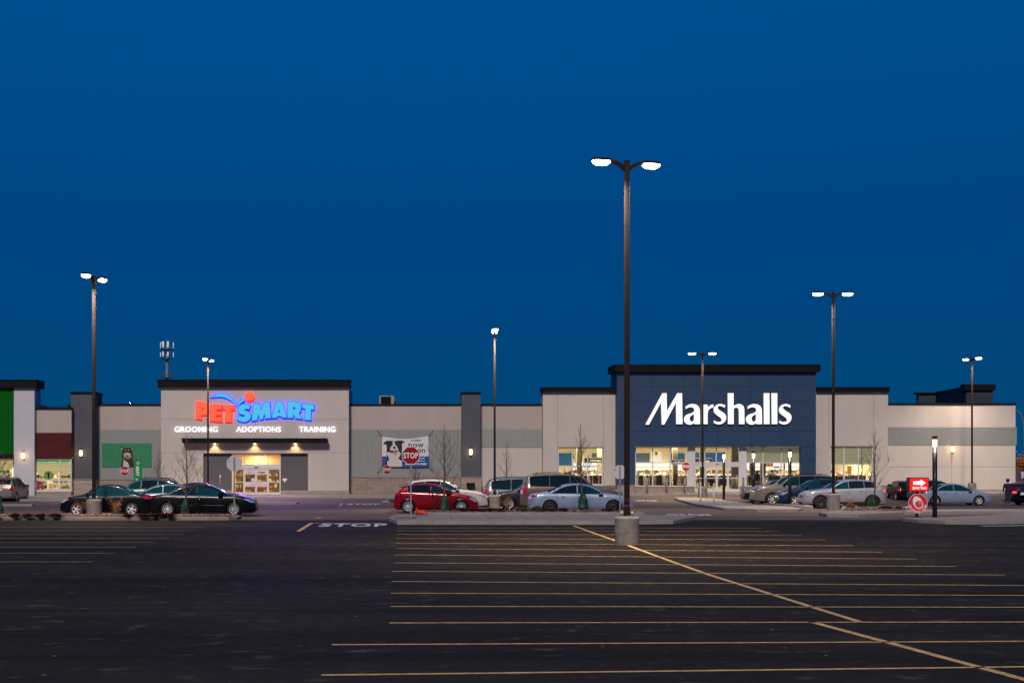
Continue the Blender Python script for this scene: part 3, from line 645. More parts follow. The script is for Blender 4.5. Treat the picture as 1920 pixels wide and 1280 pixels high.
# left wing and middle wing
for a, c, t, bt in ((178, 302, 805.5, 899), (654, 866, 805, 895)):
    MB().px(a, c, 760, t, YW, .3).build('wing_wall', M['stucco_mid'], B); MB().px(a, c, 757, 760, YW, 8, off=.1).build('coping', M['cap'], B)
    m = MB(); corr_v(m, a, c, t, bt, YW); m.build('metal_cladding', M['corr_v'], B)
masonry(B, 178, 301, 899, 932, YW, M['cmu']); masonry(B, 655, 866, 895, 930, YW, M['cmu'])
m = MB(); m.px(866, 901, 738, 895, YT, 2.6); m.build('column', M['dark_gray'], B)
m = MB(); m.px(865.4, 901.6, 734.5, 738, YT, 2.8, off=.1); m.build('column_cap', M['cap'], B); masonry(B, 864.5, 902.5, 895, 928, YT, M['cmu2'], d=1.7)
ridge_roof(B, 178, 866, 762, YW, d0=.35)
# vestibule
MUT = [(.45, .27, .12), (.35, .2, .09), (.55, .4, .2), (.2, .11, .06), (.6, .5, .34), (.35, .06, .05), (.55, .38, .08), (.07, .06, .06), (.28, .2, .13), (.14, .12, .09)]
muted = [mat('muted_%d' % i, c, .7) for i, c in enumerate(MUT)]
m = MB(); m.box(X(434, YT), X(527, YT), YT + .42, YT + 6, base[2] - .06, base[2]); m.build('vestibule_floor', mat('tan_tile', (.35, .26, .18), .4), B)
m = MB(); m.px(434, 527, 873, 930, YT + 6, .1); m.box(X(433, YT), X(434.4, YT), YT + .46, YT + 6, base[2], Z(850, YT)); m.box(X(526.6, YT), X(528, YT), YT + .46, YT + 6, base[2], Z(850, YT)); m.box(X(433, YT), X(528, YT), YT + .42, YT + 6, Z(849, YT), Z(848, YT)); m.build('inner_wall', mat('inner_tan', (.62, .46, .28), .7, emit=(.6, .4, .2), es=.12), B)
for i, (a, c, dy) in enumerate([(437, 457, 2.8), (461, 478, 3.8), (482, 501, 3.2), (504, 524, 2.8)]):
    shelf('goods_shelf', ['shelf of pet goods behind the leftmost entrance pane', 'shelf of pet goods behind the left sliding door', 'shelf of pet goods behind the right sliding door', 'shelf of pet goods behind the rightmost entrance pane'][i], X(a, YT + dy), X(c, YT + dy), YT + dy, base[2], [.1, .6, 1.1, 1.6], 'shelves inside the pet shop entrance', 20 + i, mats=muted, fr=mat('oak_shelf', (.22, .12, .05), .6))
lamp('vestibule_lamp', (X(480, YT), YT + 1.6, Z(853, YT)), 'AREA', 230, (1, .74, .42), 1.5)

# --- clothing store
base = (X(1345, YT), YT, gz(30, YT) + .15)
D = wthing('clothing_store', 'navy and beige clothing store with big glowing white lettering over its lit windows', 'shop building', base)
for xa, xb, rects, sv in ((1018, 1157, [(1018, 1046, 735, 911), (1046, 1131, 735, 838), (1131, 1157, 735, 911)], [(1045.5, 735, 911), (1131.5, 735, 911)]), (1530, 1665, [(1530, 1557, 735, 916), (1557, 1638, 735, 836), (1638, 1665, 735, 916)], [(1554, 735, 836), (1638.5, 735, 916)])):
    m = MB()
    for a, c, t, bt in rects: m.px(a, c, t, bt, YT + .25, .35)
    if xa == 1018: m.box(X(1018, YT + .25), X(1018, YT + .25) + .3, YT + .6, YT + 1.8, Z(911, YT), Z(735, YT))
    else: m.box(X(1665, YT + .25) - .3, X(1665, YT + .25), YT + .6, YT + 1.8, Z(911, YT), Z(735, YT))
    seams(m, YT + .25, sv, [], 1); m.build('tower_wall', [M['stucco'], M['seam']], D)
cap(D, 1016, 1157, 726, 735, YT + .25, 1.6, .3); cap(D, 1530, 1666, 726, 735, YT + .25, 1.6, .3)
masonry(D, 1017, 1157, 911, 927, YT + .25); masonry(D, 1530, 1666, 911, 926, YT + .25)
YM = YT - .75
m = MB()
for a, c, t, bt in [(1157, 1530, 697, 837), (1157, 1191, 837, 910), (1501.5, 1530, 837, 910)]: m.px(a, c, t, bt, YM, .5)
m.box(X(1157, YM), X(1157, YM) + .3, YM + .5, YM + 3.6, Z(735, YM), Z(697, YM)); m.box(X(1157, YM), X(1157, YM) + .3, YM + .5, YM + .95, Z(910, YM), Z(735, YM)); m.box(X(1530, YM) - .3, X(1530, YM), YM + .5, YM + 3.6, Z(910, YM), Z(697, YM))
seams(m, YM, [(x, 697, 837) for x in (1221, 1283, 1345.6, 1407.5, 1469.5)], [(y, 1157, 1530) for y in (724.5, 752.5, 780.3, 808)] + [(y, a, c) for y in (837, 862, 887) for a, c in ((1157, 1191), (1501.5, 1530))], 1, .028)
m.build('main_front', [M['blue_panel'], M['seam_dark']], D)
cap(D, 1151.5, 1536, 684, 697, YM, 3.6, .4)
masonry(D, 1157, 1190, 910, 925, YM); masonry(D, 1502, 1531, 910, 925, YM)
# shop front set between the navy piers
YS = YM + .5
for a, c in ((1290.5, 1302), (1387.5, 1398.5)): MB().px(a, c, 837, 913, YS, .3).build('white_pier', M['alu'], D)
masonry(D, 1191, 1302, 913, 924, YS, M['cmu']); masonry(D, 1387.5, 1502, 913, 924, YS, M['cmu'])
window(D, 1191, 1290.5, 837.5, 912.5, YS, (1224, 1257), (867,), .12, .08)
window(D, 1398.5, 1501.5, 837.5, 912.5, YS, (1431, 1465.5), (867,), .12, .08, frosted=866.5)
window(D, 1302, 1387.5, 837.5, 868, YS, (1322, 1343.5, 1365), (), .12, .08, name='transom')
window(D, 1046, 1131, 838, 910, YT + .25, (1074, 1102.5), (873.5,), .2, .09)
window(D, 1557, 1638, 836, 916, YT + .25, (1583.5, 1610.5), (870,), .2, .09, frosted=869.5)
m = MB(); m.px(1302, 1387.5, 868, 872.5, YS + .08, .2); m.px(1342, 1348, 869.3, 870.8, YS + .06, .02, 1); m.build('door_header', [M['alu'], M['black']], D)
for a, c in ((1302.3, 1323), (1323, 1344), (1344, 1365), (1365, 1387.2)): door_leaf(D, a, c, 872.5, 921.8, YS + .1, (896,), 916)
# lettering
WH = [emis('white_sign_face', (1, 1, 1), 1.15), emis('white_sign_return', (.62, .55, .6), .22)]
def za(p): return zpts(p, 1200, 730, 12.8, YM)
def zb(p): return zpts(p, 1340, 730, 12.8, YM)
def sh(p, dx): return [(x + dx, y) for x, y in p]
LM = [(115, 843), (525, 88), (630, 88), (635, 515), (885, 88), (1000, 88), (1010, 832), (857, 832), (852, 318), (572, 843), (510, 843), (492, 318), (208, 843)]
LA = [(1078, 412), (1130, 375), (1190, 352), (1250, 345), (1320, 355), (1375, 385), (1410, 430), (1425, 490), (1430, 640), (1430, 832), (1290, 832), (1290, 800), (1250, 830), (1200, 845), (1150, 843), (1095, 820), (1055, 780), (1040, 720), (1050, 665), (1085, 620), (1140, 590), (1210, 570), (1265, 545), (1290, 515), (1290, 480), (1270, 445), (1230, 428), (1180, 428), (1130, 445), (1090, 474)]
LAh = [(1282, 590), (1230, 620), (1190, 655), (1178, 700), (1190, 745), (1225, 772), (1262, 760), (1284, 720)]
LR = [(1474, 362), (1612, 362), (1612, 432), (1650, 395), (1700, 365), (1750, 360), (1750, 437), (1700, 445), (1655, 470), (1625, 520), (1612, 580), (1612, 832), (1474, 832)]
LS = [(1808, 380), (1760, 358), (1700, 345), (1640, 350), (1580, 380), (1540, 425), (1525, 485), (1535, 545), (1575, 595), (1640, 640), (1700, 685), (1722, 730), (1705, 765), (1660, 778), (1610, 775), (1570, 760), (1538, 738), (1525, 795), (1570, 820), (1630, 840), (1700, 835), (1770, 800), (1815, 745), (1832, 675), (1822, 620), (1785, 570), (1720, 530), (1660, 490), (1625, 450), (1630, 415), (1665, 398), (1710, 402), (1755, 420), (1795, 438)]
LH = [(298, 88), (443, 88), (443, 400), (490, 365), (560, 345), (625, 355), (675, 395), (698, 460), (705, 832), (568, 832), (565, 520), (555, 465), (525, 438), (485, 438), (455, 460), (445, 500), (445, 832), (305, 832)]
Lm = letter(D, WH, za(LM), YM, rim=.02, d=.2)
letter(D, WH, za(LA), YM, [za(LAh)], rim=.02, d=.2); letter(D, WH, za(LR), YM, rim=.02, d=.2)
letter(D, WH, zb(sh(LS, -1565)), YM, rim=.02, d=.2); letter(D, WH, zb(LH), YM, rim=.02, d=.2)
letter(D, WH, zpts(LA, 1200 + 116, 730, 12.8, YM), YM, [zpts(LAh, 1200 + 116, 730, 12.8, YM)], rim=.02, d=.2)
letter(D, WH, zb([(1160, 88), (1300, 88), (1305, 832), (1165, 832)]), YM, rim=.02, d=.2); letter(D, WH, zb([(1345, 88), (1488, 88), (1490, 832), (1352, 832)]), YM, rim=.02, d=.2)
letter(D, WH, zb(LS), YM, rim=.02, d=.2)
# wings
MB().px(901, 1018, 760, 804, YW, .3).build('wing_wall', M['stucco_mid'], D); MB().px(901, 1018, 838.6, 927, YW, .3).build('wing_wall', M['stucco'], D)
MB().px(1665, 1904, 758.5, 800.5, YW, .3).build('wing_wall', M['stucco'], D)
m = MB(); m.px(1665, 1904, 834, 917, YW, .3); seams(m, YW, [(1784, 845, 917)], [(874.5, 1665, 1904)], 1); m.build('wing_wall', [M['stucco'], M['seam']], D)
m = MB(); m.box(X(1904, YW) - .3, X(1904, YW), YW + .3, YW + 38, Z(925, YW), Z(758.5, YW)); m.build('side_wall', M['stucco'], D)
m = MB(); m.box(X(901, YW), X(1904, YW) - .3, YW + 37.7, YW + 38, base[2], Z(760, YW)); m.build('rear_wall', M['stucco'], D)
MB().px(901, 1018, 757, 760, YW, 8, off=.1).build('coping', M['cap'], D); MB().px(1665, 1904.6, 755.5, 758.5, YW, 38, off=.1).build('coping', M['cap'], D)
for a, c, t, bt in ((901, 1018, 804, 838.6), (1665, 1906, 800.5, 834)): m = MB(); corr_h(m, a, c, t, bt, YW, .15); m.build('metal_cladding', M['corr_v'], D)
m = MB(); m.px(1666, 1906, 917, 926, YW, .4, off=.15); m.build('foundation', M['concrete'], D)
ridge_roof(D, 901, 1904, 762, YW, 37.6, d0=.35)
YR = 142
m = MB(); m.px(1812, 1862, 731, 770, YR - 4, .6); m.px(1722, 1757, 738, 770, YR + 10, .6)
a, c = (X(1757, YR + 10), YR + 10), (X(1812, YR - 4), YR - 4)
m.add([(a[0], a[1], Z(770, a[1])), (a[0], a[1], Z(738, a[1])), (c[0], c[1], Z(731, c[1])), (c[0], c[1], Z(770, c[1])), (a[0], a[1] + .4, Z(770, a[1])), (a[0], a[1] + .4, Z(738, a[1])), (c[0], c[1] + .4, Z(731, c[1])), (c[0], c[1] + .4, Z(770, c[1]))], [(0, 1, 2, 3), (7, 6, 5, 4), (1, 5, 6, 2)])
m.build('rear_parapet', mat('slate_wall', (.028, .038, .055), .8), D)
m = MB(); m.px(1808, 1867, 720, 731, YR - 4.3, 1.0); m.px(1719, 1757, 735, 738.5, YR + 9.8, 1)
m.add([(a[0], a[1] - .2, Z(739, a[1])), (a[0], a[1] - .2, Z(734, a[1])), (c[0], c[1] - .2, Z(724, c[1])), (c[0], c[1] - .2, Z(732, c[1])), (a[0], a[1] + .6, Z(739, a[1])), (a[0], a[1] + .6, Z(734, a[1])), (c[0], c[1] + .6, Z(724, c[1])), (c[0], c[1] + .6, Z(732, c[1]))], [(0, 1, 2, 3), (7, 6, 5, 4), (1, 5, 6, 2)])
m.build('rear_cap', M['cap'], D)
# inside
zf = base[2]; YB = YT + 15; cream = mat('cream_wall', (.78, .66, .42), .8, emit=(.9, .66, .32), es=.24)  # cream carries its own glow, so the wall looks brightly lit
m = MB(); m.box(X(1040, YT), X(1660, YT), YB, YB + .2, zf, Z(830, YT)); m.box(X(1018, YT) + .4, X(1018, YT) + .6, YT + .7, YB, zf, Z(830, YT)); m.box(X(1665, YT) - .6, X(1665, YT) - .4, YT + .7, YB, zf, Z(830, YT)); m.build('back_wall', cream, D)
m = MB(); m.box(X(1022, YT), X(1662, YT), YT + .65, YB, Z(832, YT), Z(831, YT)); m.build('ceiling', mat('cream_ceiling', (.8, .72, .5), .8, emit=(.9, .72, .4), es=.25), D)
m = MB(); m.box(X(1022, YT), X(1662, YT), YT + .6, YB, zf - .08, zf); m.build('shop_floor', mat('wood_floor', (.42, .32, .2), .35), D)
VG = emis('valance_glow', (1, .93, .80), 1.4)
for a, c in ((1075, 1290), (1395, 1650)):
    m = MB(); m.box(X(a, YB), X(c, YB), YB - .5, YB - .02, Z(874, YB), Z(867.5, YB)); m.build('lit_valance', VG, D); m = MB(); m.box(X(a, YB), X(c, YB), YB - .3, YB - .02, Z(881.5, YB), Z(876.5, YB)); m.build('lit_valance', VG, D)
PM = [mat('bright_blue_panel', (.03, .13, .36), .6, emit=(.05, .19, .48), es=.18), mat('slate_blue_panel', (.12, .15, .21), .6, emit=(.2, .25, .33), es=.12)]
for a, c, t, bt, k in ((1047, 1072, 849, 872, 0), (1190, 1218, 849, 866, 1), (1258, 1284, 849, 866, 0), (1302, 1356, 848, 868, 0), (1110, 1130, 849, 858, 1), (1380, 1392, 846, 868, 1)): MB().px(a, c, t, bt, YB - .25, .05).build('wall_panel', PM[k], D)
for px, dy in ((1082, 5), (1120, 7), (1262, 5), (1313, 3.5), (1372, 2.5), (1376, 4), (1407, 3), (1427, 3)): m = MB(); m.box(X(px, YT + dy), X(px, YT + dy) + (.4 if px != 1407 else .3), YT + dy, YT + dy + .4, zf, Z(832, YT)); m.build('column', mat('olive_column', (.20, .17, .11), .6), D)
for x in range(1050, 1655, 56):
    for dy in (4, 9): m = MB(); m.box(X(x, YT + dy), X(x, YT + dy) + .9, YT + dy, YT + dy + .3, Z(832, YT) - .08, Z(832, YT) - .01); m.build('ceiling_lamp', emis('ceiling_lamp_glow', (1, .92, .75), 5), D)
for x in range(1070, 1650, 75): lamp('ceiling_glow', (X(x, YT), YT + 6, Z(836, YT)), 'AREA', 520, (1, .86, .62), 3.0)
# hanging department signs
def hang_sign(px0, px1, t, bt, Y, s_, label):
    T = wthing('hanging_sign', label, 'sign', (X((px0 + px1) / 2, Y), Y, Z(bt, Y)), 'department signs hanging inside the clothing store')
    m = MB(); m.px(px0, px1, t, bt, Y, .08, 0); fr = .05
    m.box(X(px0, Y) - fr, X(px1, Y) + fr, Y - .02, Y + .1, Z(t, Y), Z(t, Y) + fr, 1); m.box(X(px0, Y) - fr, X(px1, Y) + fr, Y - .02, Y + .1, Z(bt, Y) - fr, Z(bt, Y), 1)
    m.build('board', [mat('sign_slate', (.055, .085, .13), .5), mat('sign_cream', (.8, .72, .5), .5, emit=(.8, .7, .45), es=.4)], T)
    m = MB(); a = px0 + (px1 - px0) * .30; text(m, s_, X(a, Y), X(a + (px1 - px0) * .6, Y), Z(bt - 1.3, Y), Z(t + 1.3, Y), Y - .03, .02, 0, .03); m.build('lettering', mat('sign_letter_cream', (.9, .8, .55), .5, emit=(.95, .85, .55), es=.8), T)
    m = MB()
    for q in (.15, .85): x = X(px0 + (px1 - px0) * q, Y); m.tube([(x, Y + .04, Z(t, Y) + .05), (x, Y + .04, Z(833, YT))], .012, 5)
    m.build('hanger', M['galv'], T)
hang_sign(1096, 1130, 858.5, 866.5, YT + 4, 'shoes', 'dark hanging sign reading shoes in the left lit window')
hang_sign(1259, 1282, 862.5, 869.5, YT + 3.5, 'ladies', 'dark hanging sign reading ladies above the rightmost pane of the wide left window')
hang_sign(1302, 1333, 859.5, 868, YT + 4.5, 'ladies', 'dark hanging sign reading ladies seen above the glass entrance doors')
# pictures on the walls
m = MB(); Yp = YB - .3
m.px(1221.5, 1240.5, 847, 866.5, Yp, .03, 0)
def zp(p, Y=Yp): return zpts(p, 1180, 830, 13.475, Y)
m.plate(zp([(600, 430), (640, 350), (700, 320), (740, 380), (800, 440), (820, 490), (610, 490)]), Yp - .012, Yp, 1); m.plate(zp([(632, 260), (660, 235), (700, 240), (715, 280), (690, 325), (650, 325)]), Yp - .02, Yp - .013, 2); m.plate(zp([(630, 262), (650, 232), (690, 228), (716, 255), (712, 290), (690, 280), (660, 262)]), Yp - .03, Yp - .021, 3)
tag(m.build('wall_poster', [mat('poster_cream', (.82, .76, .62), .6, emit=(.85, .78, .6), es=.6), mat('poster_white', (.8, .82, .85), .6, emit=(.8, .82, .85), es=.5), mat('poster_skin', (.75, .42, .25), .6, emit=(.7, .4, .25), es=.3), M['hair']], loc=(X(1231, Yp), Yp, Z(866, Yp))), 'cream wall poster of a small child sitting, behind the wide left window', 'poster')
for px, lab in ((1222.5, 'leftmost'), (1240, 'middle'), (1251.5, 'rightmost')):
    Y_ = YT + 9; m = MB(); m.px(px - 3.5, px + 3.5, 881.5, 889, Y_, .04, 0); m.plate([(X(px, Y_) + .1 * math.cos(a) * (1.1 + .3 * (a % 2)), Z(885, Y_) + .11 * math.sin(a) * (1.1 + .2 * (a % 2))) for a in [k * .628 for k in range(10)]], Y_ - .012, Y_, 1)
    tag(m.build('small_poster', [M['sign_back'] if 0 else mat('poster_slate', (.05, .06, .09), .5), mat('poster_orange', (.8, .16, .05), .5, emit=(.9, .2, .06), es=.5)], loc=(X(px, Y_), Y_, Z(889, Y_))), lab + ' of three dark square posters with an orange emblem above the garment racks', 'poster', 'dark square posters above the racks')
for (px0, px1, t, bt, c_, s_, lab) in ((1433, 1449, 867.5, 874, (.55, .02, .05), '50', 'crimson sale sign with yellow figures hanging behind the right window'), (1469, 1472, 867.5, 881, (.55, .02, .05), '', 'narrow crimson sale strip hanging behind the right window'), (1335, 1342, 882, 887, (.6, .05, .04), 'SALE', 'small red sale card seen through the entrance doors'), (1588.5, 1597, 873, 889, (.65, .32, .02), '', 'orange display board behind the far right lit window'), (1450, 1462, 873, 877.5, (.75, .68, .52), 'clear here', 'cream banner with small maroon words behind the right window')):
    Y_ = YT + 3.2; m = MB(); m.px(px0, px1, t, bt, Y_, .03, 0)
    if s_: text(m, s_, X(px0 + (px1 - px0) * .2, Y_), X(px1 - (px1 - px0) * .2, Y_), Z(bt - 1.3, Y_), Z(t + 1.3, Y_), Y_ - .012, .01, 1, .04)
    m.tube([(X(px0 + .5, Y_), Y_ + .015, Z(t, Y_)), (X(px0 + .5, Y_), Y_ + .015, Z(833, YT))], .008, 4, 1)
    tag(m.build('sale_sign', [mat('sale_%d' % int(px0), c_, .5, emit=c_, es=.5), mat('sale_yellow', (.85, .6, .05), .5, emit=(.85, .6, .05), es=.5) if s_ == '50' else M['sign_white']], loc=(X(px0, Y_), Y_, Z(bt, Y_))), lab, 'sign')
# garment racks
GAR = [(.03, .03, .035), (.12, .09, .07), (.55, .47, .33), (.05, .04, .04), (.70, .66, .58), (.06, .07, .10), (.36, .10, .07), (.60, .33, .12), (.09, .10, .07), (.10, .05, .05)]
gmat = [mat('garment_%d' % i, c, .85) for i, c in enumerate(GAR)]
def rack_proto(seed):
    r = random.Random(seed); T = thing('clothes_rack', 'metal rack of hanging clothes in muted tones inside the clothing store', 'clothes rack', (0, 0, 0), 0, 'garment racks inside the clothing store')
    f = MB(); f.tube([(-.75, 0, 0), (-.75, 0, 1.38), (.75, 0, 1.38), (.75, 0, 0)], .018, 6); f.tube([(-.75, -.3, .02), (-.75, .3, .02)], .018, 6); f.tube([(.75, -.3, .02), (.75, .3, .02)], .018, 6); f.build('frame', M['chrome'], T)
    q = MB(); x = -.68; k = r.randrange(10)
    while x < .68:
        if r.random() < .5: k = r.randrange(10)
        l = r.uniform(.6, 1.0); wd = r.uniform(.2, .27); t = r.uniform(.02, .035)
        q.add([(x - t, -.05, 1.36), (x + t, -.05, 1.36), (x + t, .05, 1.36), (x - t, .05, 1.36), (x - t, -wd, 1.27), (x + t, -wd, 1.27), (x + t, wd, 1.27), (x - t, wd, 1.27), (x - t * 1.4, -wd * .85, 1.36 - l), (x + t * 1.4, -wd * .85, 1.36 - l), (x + t, wd * .85, 1.36 - l), (x - t, wd * .85, 1.36 - l)],
              [(0, 3, 2, 1), (0, 1, 5, 4), (1, 2, 6, 5), (2, 3, 7, 6), (3, 0, 4, 7), (4, 5, 9, 8), (5, 6, 10, 9), (6, 7, 11, 10), (7, 4, 8, 11), (8, 9, 10, 11)], k); x += r.uniform(.07, .11)
    q.build('garments', gmat, T); return T
protos = [rack_proto(i) for i in range(4)]; used = set()
r = random.Random(5)
for dy in (2.0, 4.6, 7.4, 10.4):
    for px in range(1050, 1650, 27):
        if 1296 < px < 1392 and dy < 3: continue
        if 1250 < px < 1296 and dy < 3: continue
        k = r.randrange(4); loc = (X(px + r.uniform(-6, 6), YT + dy), YT + dy + r.uniform(-.5, .5), zf); rz = r.choice([0, .25, -.3, 1.57])
        if k not in used: used.add(k); protos[k].location = loc; protos[k].rotation_euler = (0, 0, rz)
        else: dup(protos[k], loc, rz)
SHG = [(.04, .04, .05), (.16, .12, .09), (.6, .52, .38), (.28, .21, .13), (.75, .7, .6), (.08, .10, .15), (.34, .08, .06), (.5, .30, .12), (.18, .2, .12), (.10, .07, .06)]
shm = [mat('ware_%d' % i, c, .8) for i, c in enumerate(SHG)]
k = 0
for a, c, dy in ((1052, 1084, 6.0), (1092, 1128, 9.0), (1194, 1222, 6.2), (1226, 1256, 8.6), (1262, 1290, 6.6), (1304, 1334, 8), (1340, 1384, 9.5), (1400, 1430, 6.4), (1436, 1462, 9), (1468, 1500, 6.8), (1558, 1584, 6.2), (1588, 1608, 8.8), (1612, 1640, 6.6), (1060, 1130, 12.5), (1192, 1292, 12.8), (1304, 1386, 13.2), (1402, 1500, 12.6), (1556, 1642, 12.6)):
    k += 1; shelf('display_shelf', 'wooden display shelf packed with muted wares inside the clothing store', X(a, YT + dy), X(c, YT + dy), YT + dy, zf, [.15, .55, .95, 1.3] if dy < 12 else [.6, 1.05, 1.5], 'display shelves inside the clothing store', 40 + k, .5, shm, mat('pine_shelf', (.5, .32, .13), .6))
# shopping bins behind the left window
for j, px in enumerate((1230, 1242, 1254, 1263, 1272, 1281)):
    m = MB(); Y_ = YT + .95; x = X(px, Y_); m.add([(x - .22, Y_ - .17, zf), (x + .22, Y_ - .17, zf), (x + .22, Y_ + .17, zf), (x - .22, Y_ + .17, zf), (x - .27, Y_ - .2, zf + .55), (x + .27, Y_ - .2, zf + .55), (x + .27, Y_ + .2, zf + .55), (x - .27, Y_ + .2, zf + .55)], [(0, 1, 5, 4), (1, 2, 6, 5), (2, 3, 7, 6), (3, 0, 4, 7), (3, 2, 1, 0)], 0)
    m.box(x - .08, x + .08, Y_ - .2, Y_ - .19, zf + .3, zf + .38, 1); m.tube([(x - .27, Y_, zf + .55), (x - .2, Y_, zf + .72), (x + .2, Y_, zf + .72), (x + .27, Y_, zf + .55)], .012, 5, 0)
    tag(m.build('shopping_basket', [mat('basket_green', (.02, .03, .022), .5), mat('basket_label', (.05, .3, .42), .4, emit=(.05, .3, .42), es=.4)], loc=(x, Y_, zf)), 'black-green shopping basket with a small blue badge on the floor behind the wide window', 'basket', 'shopping baskets lined up behind the window')

# ------------------------------------------------------------------ roof and far things
def onroof(name, label, cat, mb, mats, loc, group=None): return tag(mb.build(name, mats, loc=loc), label, cat, group)
zr = Z(762, YW) - .45
m = MB(); Y_ = YW + 8; zr2 = Z(757, YW)
x0, x1 = X(711, Y_), X(739, Y_); m.box(x0, x1, Y_, Y_ + 2.2, zr, Z(741.5, Y_)); m.box(x0 + .15, x0 + 1.05, Y_ - .02, Y_, zr2, Z(743.5, Y_), 1)
for i in range(9): m.box(x0 + .15, x0 + 1.05, Y_ - .04, Y_ - .02, Z(757, Y_) + .08 * i, Z(757, Y_) + .08 * i + .02, 1)
onroof('rooftop_unit', 'grey boxy rooftop air unit with dark grille behind the roof edge', 'air unit', m, [M['alu_d'], M['cap']], ((x0 + x1) / 2, Y_, zr))
def vent(px, py, Y_, rad, label, mt):
    x = X(px, Y_); zt = Z(py, Y_); m = MB(); m.lathe([(rad * .45, zr), (rad * .45, zt - rad * 1.3), (rad * 1.0, zt - rad * 1.0), (rad * .95, zt - rad * .5), (rad * .55, zt - rad * .1), (.01, zt)], 16, 0, (x, Y_, 0))
    for k in range(10): a = k * .628; m.tube([(x + rad * math.cos(a), Y_ + rad * math.sin(a), zt - rad * 1.05), (x + rad * .6 * math.cos(a + .3), Y_ + rad * .6 * math.sin(a + .3), zt - rad * .12)], .02, 4, 0)
    onroof('roof_vent', label, 'roof vent', m, [mt], (x, Y_, zr))
vent(739, 747, YW + 9, .30, 'round turbine vent beside the grey rooftop unit', M['galv'])
vent(245, 751, YW + 9, .33, 'low shiny roof vent above the left metal-clad wall', M['chrome'])
m = MB(); m.box(X(127, YW + 5), X(140, YW + 5), YW + 5, YW + 7, zr, Z(758, YW + 5)); onroof('roof_hatch', 'dark low roof hatch beside the charcoal column at left', 'roof hatch', m, [M['cap']], (X(133, YW + 5), YW + 5, zr))
# antenna mast far behind
Y_ = 330; T = wthing('antenna_mast', 'grey telecom mast with two rings of white antenna panels behind the roof', 'mast', (X(313, Y_), Y_, 0))
gy_ = mat('mast_steel', (.20, .24, .28), .6, metal=.3); xm = X(313.3, Y_); pm = lambda py: Z(py, Y_)
m = MB(); m.lathe([(.42, 0), (.42, pm(708)), (.36, pm(680)), (.34, pm(652)), (.28, pm(645))], 14, 0, (xm, Y_, 0)); 
for py in (690, 681): m.lathe([(.44, pm(py)), (.44, pm(py) + .12)], 14, 0, (xm, Y_, 0))
m.build('pole', gy_, T)
for py0, rad in ((708, 1.25), (673, 1.35), (655.5, 1.5)):
    m = MB(); z = pm(py0)
    for k in range(12):
        a, c = k * math.pi / 6, (k + 1) * math.pi / 6
        for zz_ in ((0, .9) if py0 < 700 else (0, .6, 1.2)): m.tube([(xm + rad * math.cos(a), Y_ + rad * math.sin(a), z + zz_), (xm + rad * math.cos(c), Y_ + rad * math.sin(c), z + zz_)], .028, 4)
        m.tube([(xm + rad * math.cos(a), Y_ + rad * math.sin(a), z), (xm + rad * math.cos(a), Y_ + rad * math.sin(a), z + (.9 if py0 < 700 else 1.2))], .035, 4)
        if k % 3 == 0: m.tube([(xm, Y_, z), (xm + rad * math.cos(a), Y_ + rad * math.sin(a), z)], .05, 4)
    m.lathe([(.3, z - .04), (rad, z - .04), (rad, z + .02), (.3, z + .02)], 20, 0, (xm, Y_, 0), cap=False); m.build('platform', mat('mast_dark', (.06, .08, .09), .7), T)
pan = mat('antenna_white', (.85, .87, .87), .5)
for t, bt, xs in ((641, 652.5, (308, 317.1)), (660, 669, (308, 317.1))):
    for px in xs: m = MB(); wd = 1.9 if t == 641 else 1.4; m.bev(X(px - wd, Y_), X(px + wd, Y_), Y_ - 1.8, Y_ - 1.55, pm(bt), pm(t), .04); m.build('antenna_panel', pan, T)
    for px, wd in ((301.5, .8), (325.5, .8)): m = MB(); m.bev(X(px - wd, Y_), X(px + wd, Y_), Y_ - .4, Y_ + .3, pm(bt + .5), pm(t + 1), .04); m.build('antenna_panel', pan, T)
m = MB(); m.tube([(xm, Y_, pm(646)), (xm, Y_, pm(636))], .04, 4); m.build('whip', gy_, T)
# distance on the right
m = MB(); r = random.Random(2); xs = [-700 + i * 12 for i in range(190)]; vs = []
for x in xs: hh = 7 + 3 * math.sin(x * .013) + 1.5 * math.sin(x * .05) + r.uniform(0, 1.2); vs += [(x, 900, -3), (x, 900, hh), (x, 990, -3)]
m.add(vs, sum([[(3 * i, 3 * i + 3, 3 * i + 4, 3 * i + 1), (3 * i + 1, 3 * i + 4, 3 * i + 5, 3 * i + 2)] for i in range(189)], [])); tag(m.build('far_hills', mat('far_ground', (.02, .028, .035), .95)), kind='structure')
T = wthing('street_lamp', 'slim curved steel street light at the right edge beyond the shops', 'street light', (X(1920, 190), 190, 0))
Y_ = 190; m = MB(); m.tube([(X(1920, Y_), Y_, 0), (X(1920, Y_), Y_, Z(800, Y_)), (X(1918.5, Y_), Y_, Z(788, Y_)), (X(1914, Y_), Y_, Z(776, Y_)), (X(1908, Y_), Y_, Z(769, Y_)), (X(1903, Y_), Y_, Z(766.5, Y_)), (X(1893, Y_), Y_, Z(765, Y_))], [.14, .11, .1, .09, .08, .07, .06], 8); m.build('pole', M['galv'], T)
m = MB(); m.bev(X(1888, Y_), X(1895, Y_), Y_ - .15, Y_ + .15, Z(766, Y_), Z(764, Y_), .04); m.build('head', M['alu_d'], T)
Y_ = 170; T = wthing('autumn_tree', 'small orange-leaved tree beyond the right corner of the shops', 'tree', (X(1920, Y_), Y_, 0)); m = MB(); m.tube([(X(1920, Y_), Y_, 0), (X(1920, Y_), Y_, Z(875, Y_)), (X(1920, Y_), Y_, Z(866, Y_))], [.12, .08, .03], 6); m.build('trunk', M['bark'], T)
m = MB()
